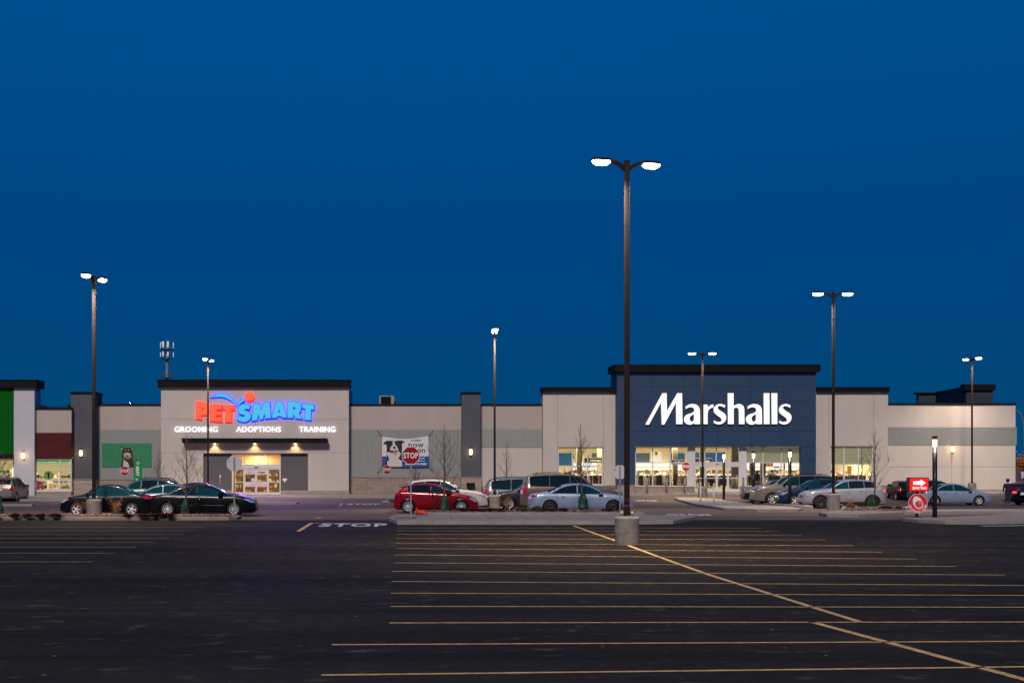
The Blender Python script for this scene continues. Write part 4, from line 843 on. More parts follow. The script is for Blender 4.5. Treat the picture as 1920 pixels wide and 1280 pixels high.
for _ in range(700):
    d = Vector((r.gauss(0, .42), r.gauss(0, .42), r.gauss(0, .45))); c_ = Vector((X(1920, Y_), Y_, Z(868, Y_))) + d; a = Vector((r.uniform(-1, 1), r.uniform(-1, 1), r.uniform(-1, 1))).normalized() * .1; q = a.orthogonal().normalized() * .1
    m.add([c_ - a, c_ + q, c_ + a, c_ - q], [(0, 1, 2, 3)], 0)
m.build('crown', mat('orange_leaf', (.45, .14, .015), .8, noise=.4, nscale=3), T, fixn=False)
Y_ = 150; T = wthing('road_sign', 'small pale sign board on a post at the far right edge', 'sign', (X(1917, Y_), Y_, 0)); m = MB(); m.tube([(X(1917, Y_), Y_, 0), (X(1917, Y_), Y_, Z(884, Y_))], .05, 6); m.build('post', M['galv'], T); m = MB(); m.bev(X(1914.5, Y_), X(1919.5, Y_), Y_ - .05, Y_ - .02, Z(896, Y_), Z(884, Y_), .01); m.build('board', M['sign_back'], T)

# ------------------------------------------------------------------ lamp posts
def lamp_post(px, pyb, pyt, bh, ytop, Y, arms, label, basew=.72, pw=.135, E=400):
    zb = Z(pyb, Y); x = X(px, Y); z0 = bh
    T = thing('lamp_post', label, 'lamp post', (x, Y, zb), 0, 'lamp posts in the car park')
    hb = Z(pyt, Y) - zb; ht = Z(ytop, Y) - zb
    b = MB(); rr = random.Random(int(px)); prof = [(basew / 2, -.25)]
    n = 9
    for i in range(n + 1):
        z = hb * i / n; k = basew / 2 + rr.uniform(-.004, .004); prof += [(k, z + .004), (k - .006, min(hb, z + hb / n * .5))] if i < n else []
    prof += [(basew / 2 - .015, hb), (.01, hb)]
    b.lathe(prof, 28); b.build('concrete_base', M['concrete_base'], T)
    b = MB(); b.box(-.2, .2, -.2, .2, hb, hb + .03)
    for sx in (-.15, .15):
        for sy in (-.15, .15): b.lathe([(.022, hb + .03), (.022, hb + .13), (.012, hb + .13), (.012, hb + .17)], 6, 0, (sx, sy, 0))
    b.build('base_plate', M['galv'], T)
    b = MB(); w0 = pw / 2; b.bev(-w0, w0, -w0, w0, hb + .03, ht, .018); b.box(-w0 - .02, w0 + .02, -w0 - .02, w0 + .02, hb + .03, hb + .14); b.box(-w0 - .01, w0 + .01, -w0 - .01, w0 + .01, ht, ht + .02)
    b.lathe([(.001, 0), (.075, 0), (.075, -.012), (.06, -.02), (.001, -.022)], 16, 0, (0, -w0, hb + .45), 'y'); b.build('pole', M['pole'], T)
    b = MB(); b.bev(-w0 - .004, w0 + .004, -w0 - .004, w0 + .004, hb + .3, hb + .34, .005); b.build('band', mat('pole_band', (.16, .02, .02), .5), T)
    for ax, ay in arms:
        L_ = math.hypot(ax, ay); ux, uy = ax / L_, ay / L_
        a = MB(); pts = []
        for i in range(9):
            t = i / 8; d = w0 + (L_ - .28 - w0) * t; pts.append((ux * d, uy * d, ht - .22 + .19 * (1 - (1 - t) ** 2.0)))
        vs = []; fs = []
        for i, (xx, yy, zz_) in enumerate(pts):
            hw = .05; hh = .075 - .035 * i / 8
            for sa, sb in ((-1, -1), (1, -1), (1, 1), (-1, 1)): vs.append((xx - uy * hw * sa, yy + ux * hw * sa, zz_ + hh * sb))
        for i in range(8):
            for k in range(4): p = i * 4 + k; q = i * 4 + (k + 1) % 4; fs.append((p, q, q + 4, p + 4))
        fs += [(3, 2, 1, 0), (32, 33, 34, 35)]; a.add(vs, fs, 0, False); a.build('arm', M['pole'], T)
        hd = bpy.data.objects.new('lamp_head', None)
        h_ = MB(); out = []
        for k in range(20):
            t = 2 * math.pi * k / 20; e = .30 * math.copysign(abs(math.cos(t)) ** .6, math.cos(t)); f_ = .165 * math.copysign(abs(math.sin(t)) ** .6, math.sin(t)); out.append((e, f_))
        vs = [(ux * (L_ + e * .95) - uy * f_ * .9, uy * (L_ + e * .95) + ux * f_ * .9, ht - .035) for e, f_ in out] + [(ux * (L_ + e) - uy * f_, uy * (L_ + e) + ux * f_, ht - .005) for e, f_ in out] + [(ux * (L_ + e * .8) - uy * f_ * .8, uy * (L_ + e * .8) + ux * f_ * .8, ht + .05) for e, f_ in out]
        bpy.data.objects.remove(hd)
        h_.add(vs, [(l * 20 + k, l * 20 + (k + 1) % 20, (l + 1) * 20 + (k + 1) % 20, (l + 1) * 20 + k) for l in range(2) for k in range(20)] + [tuple(range(20))[::-1], tuple(range(40, 60))])
        o = h_.build('lamp_head', M['pole'], T)
        e_ = MB(); vs = [(ux * (L_ + e * .93) - uy * f_ * .9, uy * (L_ + e * .93) + ux * f_ * .9, ht - .036) for e, f_ in out] + [(ux * (L_ + e * .86) - uy * f_ * .84, uy * (L_ + e * .86) + ux * f_ * .84, ht - .10) for e, f_ in out] + [(ux * (L_ + e * .6) - uy * f_ * .6, uy * (L_ + e * .6) + ux * f_ * .6, ht - .15) for e, f_ in out]
        e_.add(vs, [(l * 20 + k, l * 20 + (k + 1) % 20, l * 20 + (k + 1) % 20 + 20, l * 20 + k + 20) for l in range(2) for k in range(20)] + [tuple(range(40, 60))[::-1]], 0, True); q = e_.build('lens', M['lamp'], o)
        lamp('lot_light', (x + ax, Y + ay, zb + ht - .19), 'AREA', E, (1, .80, .62), .4, spread=R(118))
    return T
lamp_post(1175.5, 1021, 968, 0, 303, 42.9, [(-.8, -.25), (.76, .25)], 'tallest bronze lamp post standing alone on the parking lines', .73, .15)
lamp_post(176, 967, 936, 0, 518, 65, [(-.19, -.75), (.22, .75)], 'lamp post on the left island in front of the black cars', .70, .145)
lamp_post(390, 934, 915, 0, 673, 108, [(-.12, -.7), (.15, .7)], 'thin lamp post crossing the red letters of the pet shop', .72, .135)
lamp_post(927.5, 954.5, 928, 0, 618, 76.1, [(-.02, -.6), (.04, .6)], 'lamp post between the white car and the grey silver minivan', .58, .115)
lamp_post(1317.5, 936, 911.5, 0, 661, 108, [(-.8, 0), (.72, 0)], 'thin lamp post in front of the clothing store entrance doors', .70, .12)
lamp_post(1562.5, 959, 925.5, 0, 549, 77, [(-.82, 0), (.76, 0)], 'two-headed lamp post beside the silver crossover at right', .72, .135)
lamp_post(1822.5, 921, 906, 0, 671, 117.5, [(-.22, .7), (.25, -.7)], 'lamp post in front of the blank beige wall at far right', .68, .125, 230)
# lit path columns
def path_light(px, pyb, pyt, Y, label):
    z = Z(pyb, Y); T = thing('path_light', label, 'path light', (X(px, Y), Y, z), 0, 'black path lights with glowing tops'); h = Z(pyt, Y) - z
    r_ = .10; b = MB(); b.lathe([(r_, -.1), (r_, h * .79)], 24); b.box(-.012, .012, -r_ - .004, -r_ + .01, .1, h * .78); b.build('post', M['black'], T)
    b = MB(); b.lathe([(.02, h * .80), (.02, h * .865), (.086, h * .872), (.09, h * .955)], 20, 0); b.build('light_source', M['lamp_post'], T)
    b = MB(); b.lathe([(r_ * .97, h * .79), (r_ * .97, h * .96)], 24, cap=False)
    g_ = bpy.data.materials.get('lens_glass') or glassmat('lens_glass', (.9, .9, .92), .12); b.build('lens', g_, T)
    b = MB()
    for k in range(3): a = k * 2.094 + .4; b.tube([(.093 * math.cos(a), .093 * math.sin(a), h * .79), (.093 * math.cos(a), .093 * math.sin(a), h * .96)], .007, 4)
    b.build('rod', M['alu_d'], T)
    b = MB(); b.lathe([(r_ + .005, h * .955), (r_ + .005, h * .995), (r_ - .01, h), (.001, h)], 24); b.build('cap', M['pole'], T)
    for k in range(3): lamp('path_glow', (X(px, Y) + .17 * math.cos(k * 2.1 - 1.57), Y + .17 * math.sin(k * 2.1 - 1.57), z + h * .90), 'POINT', 13, (1, .76, .58), .012)
path_light(1357.2, 937.5, 847.5, 104.6, 'black lit path column farthest back, nearest the store doors')
path_light(1413, 944.5, 845.5, 94.5, 'black lit path column in front of the dark car nose')
path_light(1481, 950.5, 842, 86.5, 'black lit path column in front of the blue crossover')
path_light(1752.8, 970, 817, 61, 'black lit path column beside the red drive thru sign')
# wall lamps
def sconce(px, py, Y, label):
    T = thing('wall_lamp', label, 'wall lamp', (X(px, Y), Y, Z(py, Y)), 0, 'glowing wall lamps'); b = MB(); b.lathe([(.02, -.24), (.11, -.22), (.13, -.12), (.135, 0), (.13, .12), (.11, .22), (.02, .24)], 20, 0, (0, -.19, 0)); b.build('lamp_shade', M['lamp_wall'], T)
    b = MB(); b.bev(-.08, .08, -.05, .0, -.16, .16, .015); b.box(-.1, .1, -.3, -.05, .235, .25); b.build('bracket', M['alu_d'], T); lamp('sconce_light', (X(px, Y), Y - .55, Z(py, Y)), 'POINT', 9, (1, .55, .22), .012)
sconce(44, 854, YL, 'oval wall lamp on the pale pier of the variety shop'); sconce(152.5, 849, YT, 'oval wall lamp on the charcoal column beside the maroon band')
sconce(882.5, 847, YT, 'oval wall lamp on the dark column between the two big stores'); sconce(1785, 841.5, YW, 'oval wall lamp on the blank beige wall at right')
# stop signs
def octo(rad, cx=0, cz=0): return [(cx + rad / math.cos(math.pi / 8) * math.cos(math.pi / 8 + k * math.pi / 4), cz + rad / math.cos(math.pi / 8) * math.sin(math.pi / 8 + k * math.pi / 4)) for k in range(8)]
def stop_sign(px, pyc, pyb, Y, half, label, back=False, group='stop signs', ptop=None):
    z0 = Z(pyb, Y); zc = Z(pyc, Y) - z0; T = thing('stop_sign', label, 'stop sign', (X(px, Y), Y, z0), 0, group); s_ = 1 if back else -1
    b = MB(); zt = zc + half * .85 if back else zc + half * .3
    yb = -.055 if back else .01
    b.box(-.032, .032, yb, yb + .022, -.1, zt); b.box(-.032, -.026, yb + (.022 if not back else -.02), yb + (.045 if not back else 0), -.1, zt); b.box(.026, .032, yb + (.022 if not back else -.02), yb + (.045 if not back else 0), -.1, zt); b.build('post', M['galv'], T)
    b = MB(); b.plate(octo(half, 0, zc), -.006 if not back else -.03, .0 if not back else -.024, 0); b.build('board', M['sign_back'] if back else M['sign_white'], T)
    if not back:
        b = MB(); b.plate(octo(half * .945, 0, zc), -.010, -.0062); b.build('red_face', M['red_sign'], T)
        b = MB(); text(b, 'STOP', -half * .84, half * .84, zc - half * .34, zc + half * .34, -.0135, .003, 0, .022); b.build('lettering', M['sign_white'], T)
        b = MB(); b.lathe([(.001, -.03), (.018, -.03), (.018, -.008)], 8, 0, (0, 0, zc + half * .8), 'y'); b.build('bolt', M['galv'], T)
    else:
        b = MB(); b.box(-half * .83, -half * .55, -.031, -.0301, zc + half * .28, zc + half * .4); b.build('sticker', mat('sticker', (.12, .12, .3), .5), T)
stop_sign(770.3, 853.5, 972, 59.8, .365, 'large red stop sign on the end of the middle walk, before the dog banner')
stop_sign(725.7, 880, 939, 105.5, .32, 'small red stop sign on its own concrete pad under the banner corner')
stop_sign(233.5, 882.5, 931, 115.5, .37, 'small red stop sign below the green mural with the dog')
stop_sign(1286.3, 874.3, 932.5, 112, .33, 'small red stop sign left of the clothing store entrance')
stop_sign(439.5, 868.5, 966.5, 63.2, .335, 'grey back of a stop sign in front of the pet shop doors', True)
stop_sign(1162, 884.5, 958, 67.5, .32, 'grey back of a stop sign beside the tallest lamp post', True)
# bollards
def bollard(px, pyb, pyt, Y, label, mt, group, rad=.085):
    z = gz(X(px, Y), Y) + .1; z = min(z, Z(pyb, Y)); h = Z(pyt, Y) - z; b = MB(); b.lathe([(rad, 0), (rad, h - rad * .5), (rad * .8, h - rad * .12), (rad * .4, h)], 16)
    for q in (.80, .86, .92): b.lathe([(rad + .006, h * q), (rad + .006, h * q + .035)], 16, 1, cap=False)
    o = b.build('bollard', [mt, M['alu_d']], loc=(0, 0, 0)); o.location = (X(px, Y), Y, z); tag(o, label, 'bollard', group)
for px, lab in ((1213.5, 'grey bollard before the left pane of the wide lit window'), (1249.8, 'grey bollard before the middle of the wide lit window'), (1284, 'grey bollard just behind the stop sign post by the store'), (1324, 'grey bollard behind the lamp post base at the entrance'), (1393.5, 'grey bollard right of the entrance doors')):
    bollard(px, 926, 895 if px < 1390 else 894, 117, lab, M['concrete'], 'grey bollards along the store walk', .095)
bollard(1313.3, 937, 903.5, 100, 'white slim bollard touching the lamp post base', M['sign_white'], 'white bollards by the lamp walk', .055); bollard(1338.3, 939.5, 906, 98, 'white slim bollard right of the lamp post base', M['sign_white'], 'white bollards by the lamp walk', .055)
# drive thru sign
Y_ = 61; z0 = Z(970.5, Y_); T = thing('drive_thru_sign', 'lit red drive thru sign with white arrow above a round red clock disc', 'sign', (X(1720.5, Y_), Y_, z0)); sc = Y_ / FN
b = MB(); b.box(-.06, .06, .05, .15, 0, 53 * sc + .3); b.box(-.2, .2, -.05, .25, 0, .02); b.box(-.2, -.1, -.02, .2, .02, .05); b.box(.1, .2, -.02, .2, .02, .05); b.build('post', M['black'], T)
def rrect(x0, x1, z0_, z1, r_, n=6): return [(cx + r_ * math.cos(a0 + k * math.pi / 2 / n), cz + r_ * math.sin(a0 + k * math.pi / 2 / n)) for cx, cz, a0 in ((x1 - r_, z1 - r_, 0), (x0 + r_, z1 - r_, math.pi / 2), (x0 + r_, z0_ + r_, math.pi), (x1 - r_, z0_ + r_, 1.5 * math.pi)) for k in range(n + 1)]
zt = lambda py: (970.5 - py) * sc
xt = lambda px: (px - 1720.5) * sc
b = MB(); b.plate(rrect(xt(1702), xt(1740), zt(921), zt(894.5), .07), -.12, .18); b.build('cabinet', M['black'], T)
b = MB(); b.plate(rrect(xt(1703.6), xt(1738.4), zt(919.8), zt(895.8), .06), -.14, -.122); b.build('face', emis('drive_red', (1, .012, .012), 1.0), T)
b = MB(); b.plate([(xt(1710), zt(908)), (xt(1710), zt(902)), (xt(1723.5), zt(901)), (xt(1724), zt(898.3)), (xt(1733.5), zt(904.5)), (xt(1724.5), zt(911)), (xt(1724), zt(908.3))], -.152, -.141); text(b, 'DRIVE THRU', xt(1709), xt(1735), zt(916.6), zt(912.3), -.152, .01, 0, .025); b.build('arrow_and_words', emis('drive_white', (1, 1, 1), 1.0), T)
b = MB(); zc = zt(943.4); rr_ = 18.3 * sc; b.lathe([(.001, 0), (rr_, 0), (rr_, .03), (.001, .03)], 40, 0, (0, -.03, zc), 'y', False); b.lathe([(rr_ * .97, -.004), (rr_, -.004), (rr_, .0)], 40, 1, (0, -.03, zc), 'y', False, cap=False)
P8 = lambda p: [((x / 12.8 + 1690 - 1720.5) * sc, (970.5 - (880 + y / 12.8)) * sc) for x, y in p]
egg = chaikin([(350, 635), (420, 660), (490, 740), (522, 830), (500, 910), (420, 950), (340, 925), (280, 840), (262, 750), (290, 660)], 2); b.plate(P8(egg), -.044, -.031, 1)
cx, cz = P8([(412, 825)])[0]; b.lathe([(.001, 0), (88 / 12.8 * sc, 0), (88 / 12.8 * sc, .006)], 28, 0, (cx, -.052, cz), 'y', False)
for k in range(12): a = k * math.pi / 6; r0, r1 = 58 / 12.8 * sc, 78 / 12.8 * sc; b.tube([(cx + r0 * math.cos(a), -.055, cz + r0 * math.sin(a)), (cx + r1 * math.cos(a), -.055, cz + r1 * math.sin(a))], .008, 4, 1)
b.tube([(cx, -.056, cz - .01), (cx, -.056, cz + 75 / 12.8 * sc)], .012, 4, 1); b.tube([(cx, -.056, cz), (cx + 60 / 12.8 * sc, -.056, cz + 25 / 12.8 * sc)], .012, 4, 1)
words = 'NEW! BREAKFAST ANYTIME'; n = len(words)
for k, ch in enumerate(words):
    if ch == ' ': continue
    a = R(192) + R(156) * k / (n - 1); rm = rr_ * .83; px_, pz_ = rm * math.cos(a), rm * math.sin(a); hw, hh = .019, .045
    def fn(u, v, a=a, px_=px_, pz_=pz_): t = a + math.pi / 2; return (px_ + u * math.cos(t) - v * math.sin(t), -.036, zc + pz_ + u * math.sin(t) + v * math.cos(t))
    text(b, ch, -hw, hw, -hh, hh, 0, mi=1, bold=.015, fn=fn)
b.build('disc', [mat('disc_red', (.42, .02, .025), .4, emit=(.5, .02, .03), es=.25), M['sign_white']], T, fixn=False)
lamp('sign_spill', (X(1725, Y_), Y_ - .8, z0 + 1.6), 'POINT', 3, (1, .2, .1), .012)
# feather flag (its back is seen, so the words are mirrored)
Y_ = 116.3; T = wthing('feather_flag', 'green feather flag with mirrored white words and a red leaf beside the mural', 'flag', (X(251, Y_), Y_, gz(-20, Y_)))
m = MB(); m.tube([(X(250.8, Y_), Y_, base[2] - .3), (X(251.3, Y_), Y_, Z(862, Y_)), (X(254, Y_), Y_, Z(858.3, Y_)), (X(260, Y_), Y_, Z(858.5, Y_)), (X(265, Y_), Y_, Z(863, Y_))], .02, 6); m.build('pole', M['galv'], T)
FL = [(918, 490), (960, 485), (1010, 495), (1060, 530), (1095, 590), (1112, 680), (1112, 900), (1100, 1060), (1092, 1290), (905, 1290), (912, 900), (920, 650)]
fx = lambda p: zpts(p, 180, 820, 12.8, Y_)
m = MB(); v, f = fill2d([fx(FL)]); bm = bmesh.new(); bv = [bm.verts.new((p[0], Y_, p[1])) for p in v]; [bm.faces.new([bv[i] for i in q]) for q in f]
m.plate(fx(FL), Y_ - .02, Y_ - .012); m.build('banner', mat('flag_green', (.0, .20, .035), .6, noise=.1, nscale=2), T); bm.free()
m = MB()
def fl(u, v): return (X(180 + (960 + v * 75) / 12.8, Y_), Y_ - .026, Z(820 + (690 + (u) * 640) / 12.8, Y_))
text(m, 'EERT RALLOD'[::-1][::-1] if 0 else 'TREE', 0, .36, 0, 1, 0, bold=.05, fn=lambda u, v: fl(.36 - u, v)); text(m, 'LAR', 0, .36, 0, 1, 0, bold=.05, fn=lambda u, v: fl(.80 - u, v - .06))
m.build('lettering', mat('flag_words', (.6, .62, .7), .6), T, fixn=False)
m = MB(); m.plate([(X(180 + (1010 + (42 if k % 2 == 0 else 26) * math.cos(k * math.pi / 7)) / 12.8, Y_), Z(820 + (612 - (46 if k % 2 == 0 else 28) * math.sin(k * math.pi / 7)) / 12.8, Y_)) for k in range(14)], Y_ - .03, Y_ - .022, 0); m.plate([(X(180 + (1010 + (30 if k % 2 == 0 else 18) * math.cos(k * math.pi / 7)) / 12.8, Y_), Z(820 + (612 - (34 if k % 2 == 0 else 20) * math.sin(k * math.pi / 7)) / 12.8, Y_)) for k in range(14)], Y_ - .036, Y_ - .031, 1); m.build('leaf_emblem', [M['sign_white'], mat('leaf_red', (.35, .01, .03), .5)], T)
# green mural with a dog
Y_ = YW - .1; T = wthing('dog_mural', 'green picture board with a brown prick-eared dog on the left metal wall', 'mural', (X(237, Y_), Y_, Z(875, Y_)))
m = MB(); m.px(190.8, 283.8, 830.5, 875, Y_, .06); m.build('board', mat('mural_green', (.028, .22, .095), .55, noise=.25, nscale=.25), T)
q = lambda p: zpts(p, 180, 820, 12.8, Y_)
m = MB(); m.plate(q([(598, 650), (620, 560), (625, 480), (615, 400), (640, 350), (618, 310), (580, 240), (562, 192), (600, 202), (670, 250), (760, 240), (830, 255), (870, 225), (922, 192), (918, 260), (880, 325), (865, 350), (898, 430), (875, 470), (890, 560), (915, 640), (917, 704), (598, 704)]), Y_ - .01, Y_, 0)
m.plate(q([(650, 400), (700, 360), (800, 360), (850, 410), (850, 460), (800, 510), (730, 515), (680, 480)]), Y_ - .016, Y_ - .0101, 1); m.plate(q([(735, 360), (780, 360), (800, 420), (790, 470), (720, 470), (710, 420)]), Y_ - .021, Y_ - .0161, 2)
m.plate(q([(655, 500), (700, 560), (760, 590), (805, 690), (800, 703), (665, 703), (650, 640), (665, 570)]), Y_ - .0165, Y_ - .0102, 2)
m.plate(q([(720, 418), (775, 418), (780, 450), (750, 465), (722, 450)]), Y_ - .026, Y_ - .022, 0); m.plate(q([(690, 462), (750, 478), (815, 462), (790, 492), (750, 498), (712, 492)]), Y_ - .0265, Y_ - .0221, 0)
for pts in ([(585, 222), (650, 268), (616, 320)], [(902, 215), (850, 266), (884, 318)], [(695, 285), (725, 280), (732, 310), (700, 312)], [(770, 285), (800, 282), (808, 308), (775, 312)]): m.plate(q(pts), Y_ - .0168, Y_ - .0103, 1)
m.build('dog_picture', [mat('print_brown', (.030, .018, .014), .6), mat('print_tan', (.42, .26, .16), .6), mat('print_white', (.5, .47, .46), .6)], T)
# hanging banner with a dog
Y_ = YW - .22; T = wthing('shop_banner', 'white and blue vinyl banner with a black and white dog roped to the metal wall', 'banner', (X(760, Y_), Y_, Z(875, Y_)))
q = lambda p, o=(0, 0): zpts(p, 705, 800, 14.22, Y_)
m = MB(); top = [(160, 250), (300, 272), (500, 305), (700, 320), (900, 312), (1100, 290), (1250, 262), (1395, 240)]; m.plate(q(top + [(1408, 783), (160, 783)]), Y_, Y_ + .01, 0); m.plate(q([(160, 783), (1408, 783), (1412, 1060), (1200, 1068), (700, 1070), (165, 1062)]), Y_, Y_ + .01, 1); m.plate(q([(140, 400), (160, 400), (162, 1030), (142, 1030)]), Y_ + .001, Y_ + .009, 2)
m.build('vinyl', [mat('vinyl_white', (.62, .60, .62), .5, noise=.06, nscale=1.2), mat('vinyl_blue', (.008, .075, .30), .5), M['cone']], T)
m = MB(); m.plate(q([(190, 472), (215, 415), (250, 385), (300, 362), (440, 370), (500, 374), (600, 362), (680, 358), (745, 385), (765, 425), (705, 430), (690, 480), (700, 560), (690, 640), (690, 720), (700, 800), (690, 900), (715, 1060), (240, 1060), (262, 900), (290, 780), (275, 700), (290, 560), (270, 460)]), Y_ - .006, Y_ - .0005, 0)
m.plate(q([(275, 700), (330, 660), (400, 690), (600, 640), (665, 700), (640, 760), (600, 830), (640, 880), (692, 900), (700, 1058), (300, 1058), (300, 900), (360, 890), (330, 800)]), Y_ - .010, Y_ - .0061, 1)
m.plate(q([(445, 375), (492, 375), (498, 440), (540, 500), (590, 570), (600, 610), (570, 660), (480, 690), (410, 650), (370, 590), (385, 540), (440, 490)]), Y_ - .014, Y_ - .0101, 1)
m.plate(q([(455, 535), (485, 512), (525, 535), (520, 575), (495, 592), (468, 575)]), Y_ - .018, Y_ - .0141, 0); m.plate(q([(400, 625), (490, 640), (575, 620), (555, 690), (490, 725), (430, 690)]), Y_ - .018, Y_ - .0142, 2); m.plate(q([(440, 675), (545, 668), (535, 755), (500, 770), (460, 735)]), Y_ - .021, Y_ - .0181, 3)
for c in ((402, 492), (565, 490)): m.plate(q([(c[0] - 16, c[1]), (c[0], c[1] - 9), (c[0] + 16, c[1]), (c[0], c[1] + 9)]), Y_ - .010, Y_ - .0062, 4)
m.build('dog_picture', [mat('print_black', (.018, .018, .024), .5), mat('print_cream', (.55, .50, .45), .6), mat('print_mouth', (.09, .015, .02), .5), mat('print_pink', (.6, .22, .25), .5), mat('print_amber', (.4, .22, .06), .5)], T)
m = MB()
def bt(s_, x0, x1, y0, y1, mi, bold=0): (ax, az), (bx_, bz) = q([(x0, y1), (x1, y0)]); text(m, s_, ax, bx_, az, bz, Y_ - .012, .006, mi, bold)
bt('PET', 925, 1012, 348, 385, 1, .05); bt('SMART', 1020, 1205, 335, 382, 2, .05); bt('now', 865, 1275, 440, 545, 0, .01); bt('open', 865, 1310, 590, 735, 0, .01)
bt('and', 1182, 1290, 812, 850, 3, .03); bt('store at', 1080, 1305, 885, 920, 3, .03); bt('petsmart.com', 795, 1350, 950, 1030, 3, .04)
m.build('lettering', [mat('print_ink', (.02, .02, .025), .5), mat('ink_red', (.4, .02, .04), .5), mat('ink_blue', (.01, .06, .3), .5), M['sign_white']], T)
for a, c in (((20, 90), (160, 250)), ((1525, 90), (1395, 240)), ((30, 1245), (165, 1062)), ((1500, 1200), (1412, 1060))):
    (ax, az), (bx_, bz) = q([a, c]); m = MB(); m.tube([(ax, YW - .06, az), ((ax + bx_) / 2 + .03, Y_, (az + bz) / 2 + .04), (bx_, Y_, bz)], .022, 5); m.build('rope', mat('rope', (.16, .13, .05), .8), T)
# small posts and fittings by the shops
def little_post(px, t, bt, Y, label, board):
    z0 = gz(X(px, Y), Y) + .1; T = wthing('sign_post', label, 'sign post', (X(px, Y), Y, z0), None); m = MB(); m.tube([(X(px, Y), Y, z0), (X(px, Y), Y, Z(t, Y))], .03, 6); m.build('post', M['galv'], T)
    m = MB(); a, c, tt, bb = board; m.bev(X(a, Y), X(c, Y), Y - .06, Y - .035, Z(bb, Y), Z(tt, Y), .008); m.build('board', M['sign_back'], T); return T
little_post(412.5, 890, 925, 116.5, 'short post with two small round fittings before the left grey panel', (411.5, 414.5, 890, 895)); little_post(333, 885, 925, 116.5, 'narrow notice post behind the black sedan roof near the pet shop corner', (331.3, 335, 886, 905))
m = MB(); Y_ = YT - .2; 
for i in range(8): m.box(X(875 + i * 2, Y_), X(875.7 + i * 2, Y_), Y_ - .35, Y_ - .3, Z(914, Y_), Z(905, Y_))
m.px(874.5, 890, 904.6, 906, Y_, .05, 0, .4); m.px(874.5, 890, 909, 910, Y_, .05, 0, .4); m.box(X(876, Y_), X(877, Y_), Y_ - .4, Y_, gz(6, Y_) + .1, Z(913, Y_)); m.box(X(887, Y_), X(888, Y_), Y_ - .4, Y_, gz(6, Y_) + .1, Z(913, Y_))
tag(m.build('bench', M['black'], loc=(X(882, Y_), Y_, gz(6, Y_) + .15)), 'small black slatted metal bench against the block base of the dark column', 'bench')

# ------------------------------------------------------------------ young trees and shrubs
def young_tree(px, pyb, pyt, Y, seed, label, bag=True, spread=1.0, lean=0):
    r = random.Random(seed); h0 = h_ground = Z(pyb, Y); x = X(px, Y); hh = Z(pyt, Y) - h0
    T = thing('young_tree', label, 'tree', (x, Y, h0), 0, 'bare young trees'); tr = MB(); cr = MB()
    n = 12; pts = []; 
    for i in range(n + 1): t = i / n; pts.append(Vector((lean * t + r.uniform(-.03, .03) * (t > .1), r.uniform(-.03, .03), hh * t)))
    rad = [.042 * (1 - t / n) ** .8 + .006 for t in range(n + 1)]; tr.tube(pts[:8], rad[:8], 7); cr.tube(pts[7:], rad[7:], 6)
    def br(p, d, l, ra, dep):
        k = 5; q = [p]; dd = d.copy()
        for i in range(k): dd = (dd + Vector((r.uniform(-.12, .12), r.uniform(-.12, .12), r.uniform(.02, .18)))).normalized(); q.append(q[-1] + dd * l / k)
        cr.tube(q, [ra * (1 - i / (k + .6)) for i in range(k + 1)], 4, 0, False)
        if dep > 0:
            for _ in range(r.randint(4, 6) if dep == 2 else r.randint(2, 4)):
                i = r.randint(1, k - 1); a = r.uniform(0, 6.28); o = Vector((math.cos(a), math.sin(a), r.uniform(.1, .7))).normalized(); br(q[i], (dd * .75 + o * .65).normalized(), l * r.uniform(.25, .5), ra * .55, dep - 1)
    m_ = 24
    for i in range(m_):
        t = .24 + .72 * i / m_; p = pts[0].lerp(pts[-1], t); j = t * n; p = pts[int(j)].lerp(pts[min(n, int(j) + 1)], j - int(j)); a = i * 2.4 + r.uniform(-.3, .3)
        up = r.uniform(.75, 1.15); l = hh * (.46 * (1 - t) + .08) * r.uniform(.75, 1.15) * spread; br(p, Vector((math.cos(a), math.sin(a), up)).normalized(), l, .019 * (1 - t * .55), 2 if t < .75 else 1)
    tr.build('trunk', M['bark'], T); cr.build('crown', M['bark'], T, fixn=False)
def water_bag(px, t, bt, Y, wd, label, seed):
    r = random.Random(seed); z0 = Z(bt, Y); h = Z(t, Y) - z0; b = MB(); n = 22; w2 = wd / 2; vs = []; lv = 9
    for i in range(lv + 1):
        u = i / lv; ra = w2 * (1 - .56 * u ** 1.7) * (1 + .07 * math.sin(u * 9 + seed))
        for k in range(n): a = 2 * math.pi * k / n; q = ra * (1 + .15 * math.sin(a * 3 + u * 4 + seed) + .07 * math.sin(a * 7 - u * 5) + r.uniform(-.03, .03)); vs.append((q * math.cos(a), q * .8 * math.sin(a), h * u + (.03 * math.sin(a * 4) if i == lv else 0)))
    b.add(vs, [(i * n + k, i * n + (k + 1) % n, (i + 1) * n + (k + 1) % n, (i + 1) * n + k) for i in range(lv) for k in range(n)] + [tuple(range(n))[::-1]], 0, True)
    T = b.build('watering_bag', M['bag']); T.location = (X(px, Y), Y - .02, z0); tag(T, label, 'watering bag', 'green tree watering bags')
young_tree(833, 956.5, 797, 66.8, 1, 'bare young tree in the middle bed, in front of the red hatchback'); water_bag(833.5, 929.5, 957.5, 66.8, .46, 'green watering bag round the trunk before the red hatchback', 1)
young_tree(1090.5, 955, 793, 66.8, 2, 'bare young tree in the middle bed, in front of the silver-blue sedan', spread=.75, lean=-.05); water_bag(1093.5, 925, 953.5, 66.8, .47, 'green watering bag round the trunk before the silver-blue sedan', 2)
young_tree(349.5, 965, 812, 64.5, 3, 'bare young tree on the left island, in front of the black sedan door', spread=.85); water_bag(348.5, 934.5, 965.5, 64.5, .42, 'green watering bag on the left island beside the black sedan', 3)
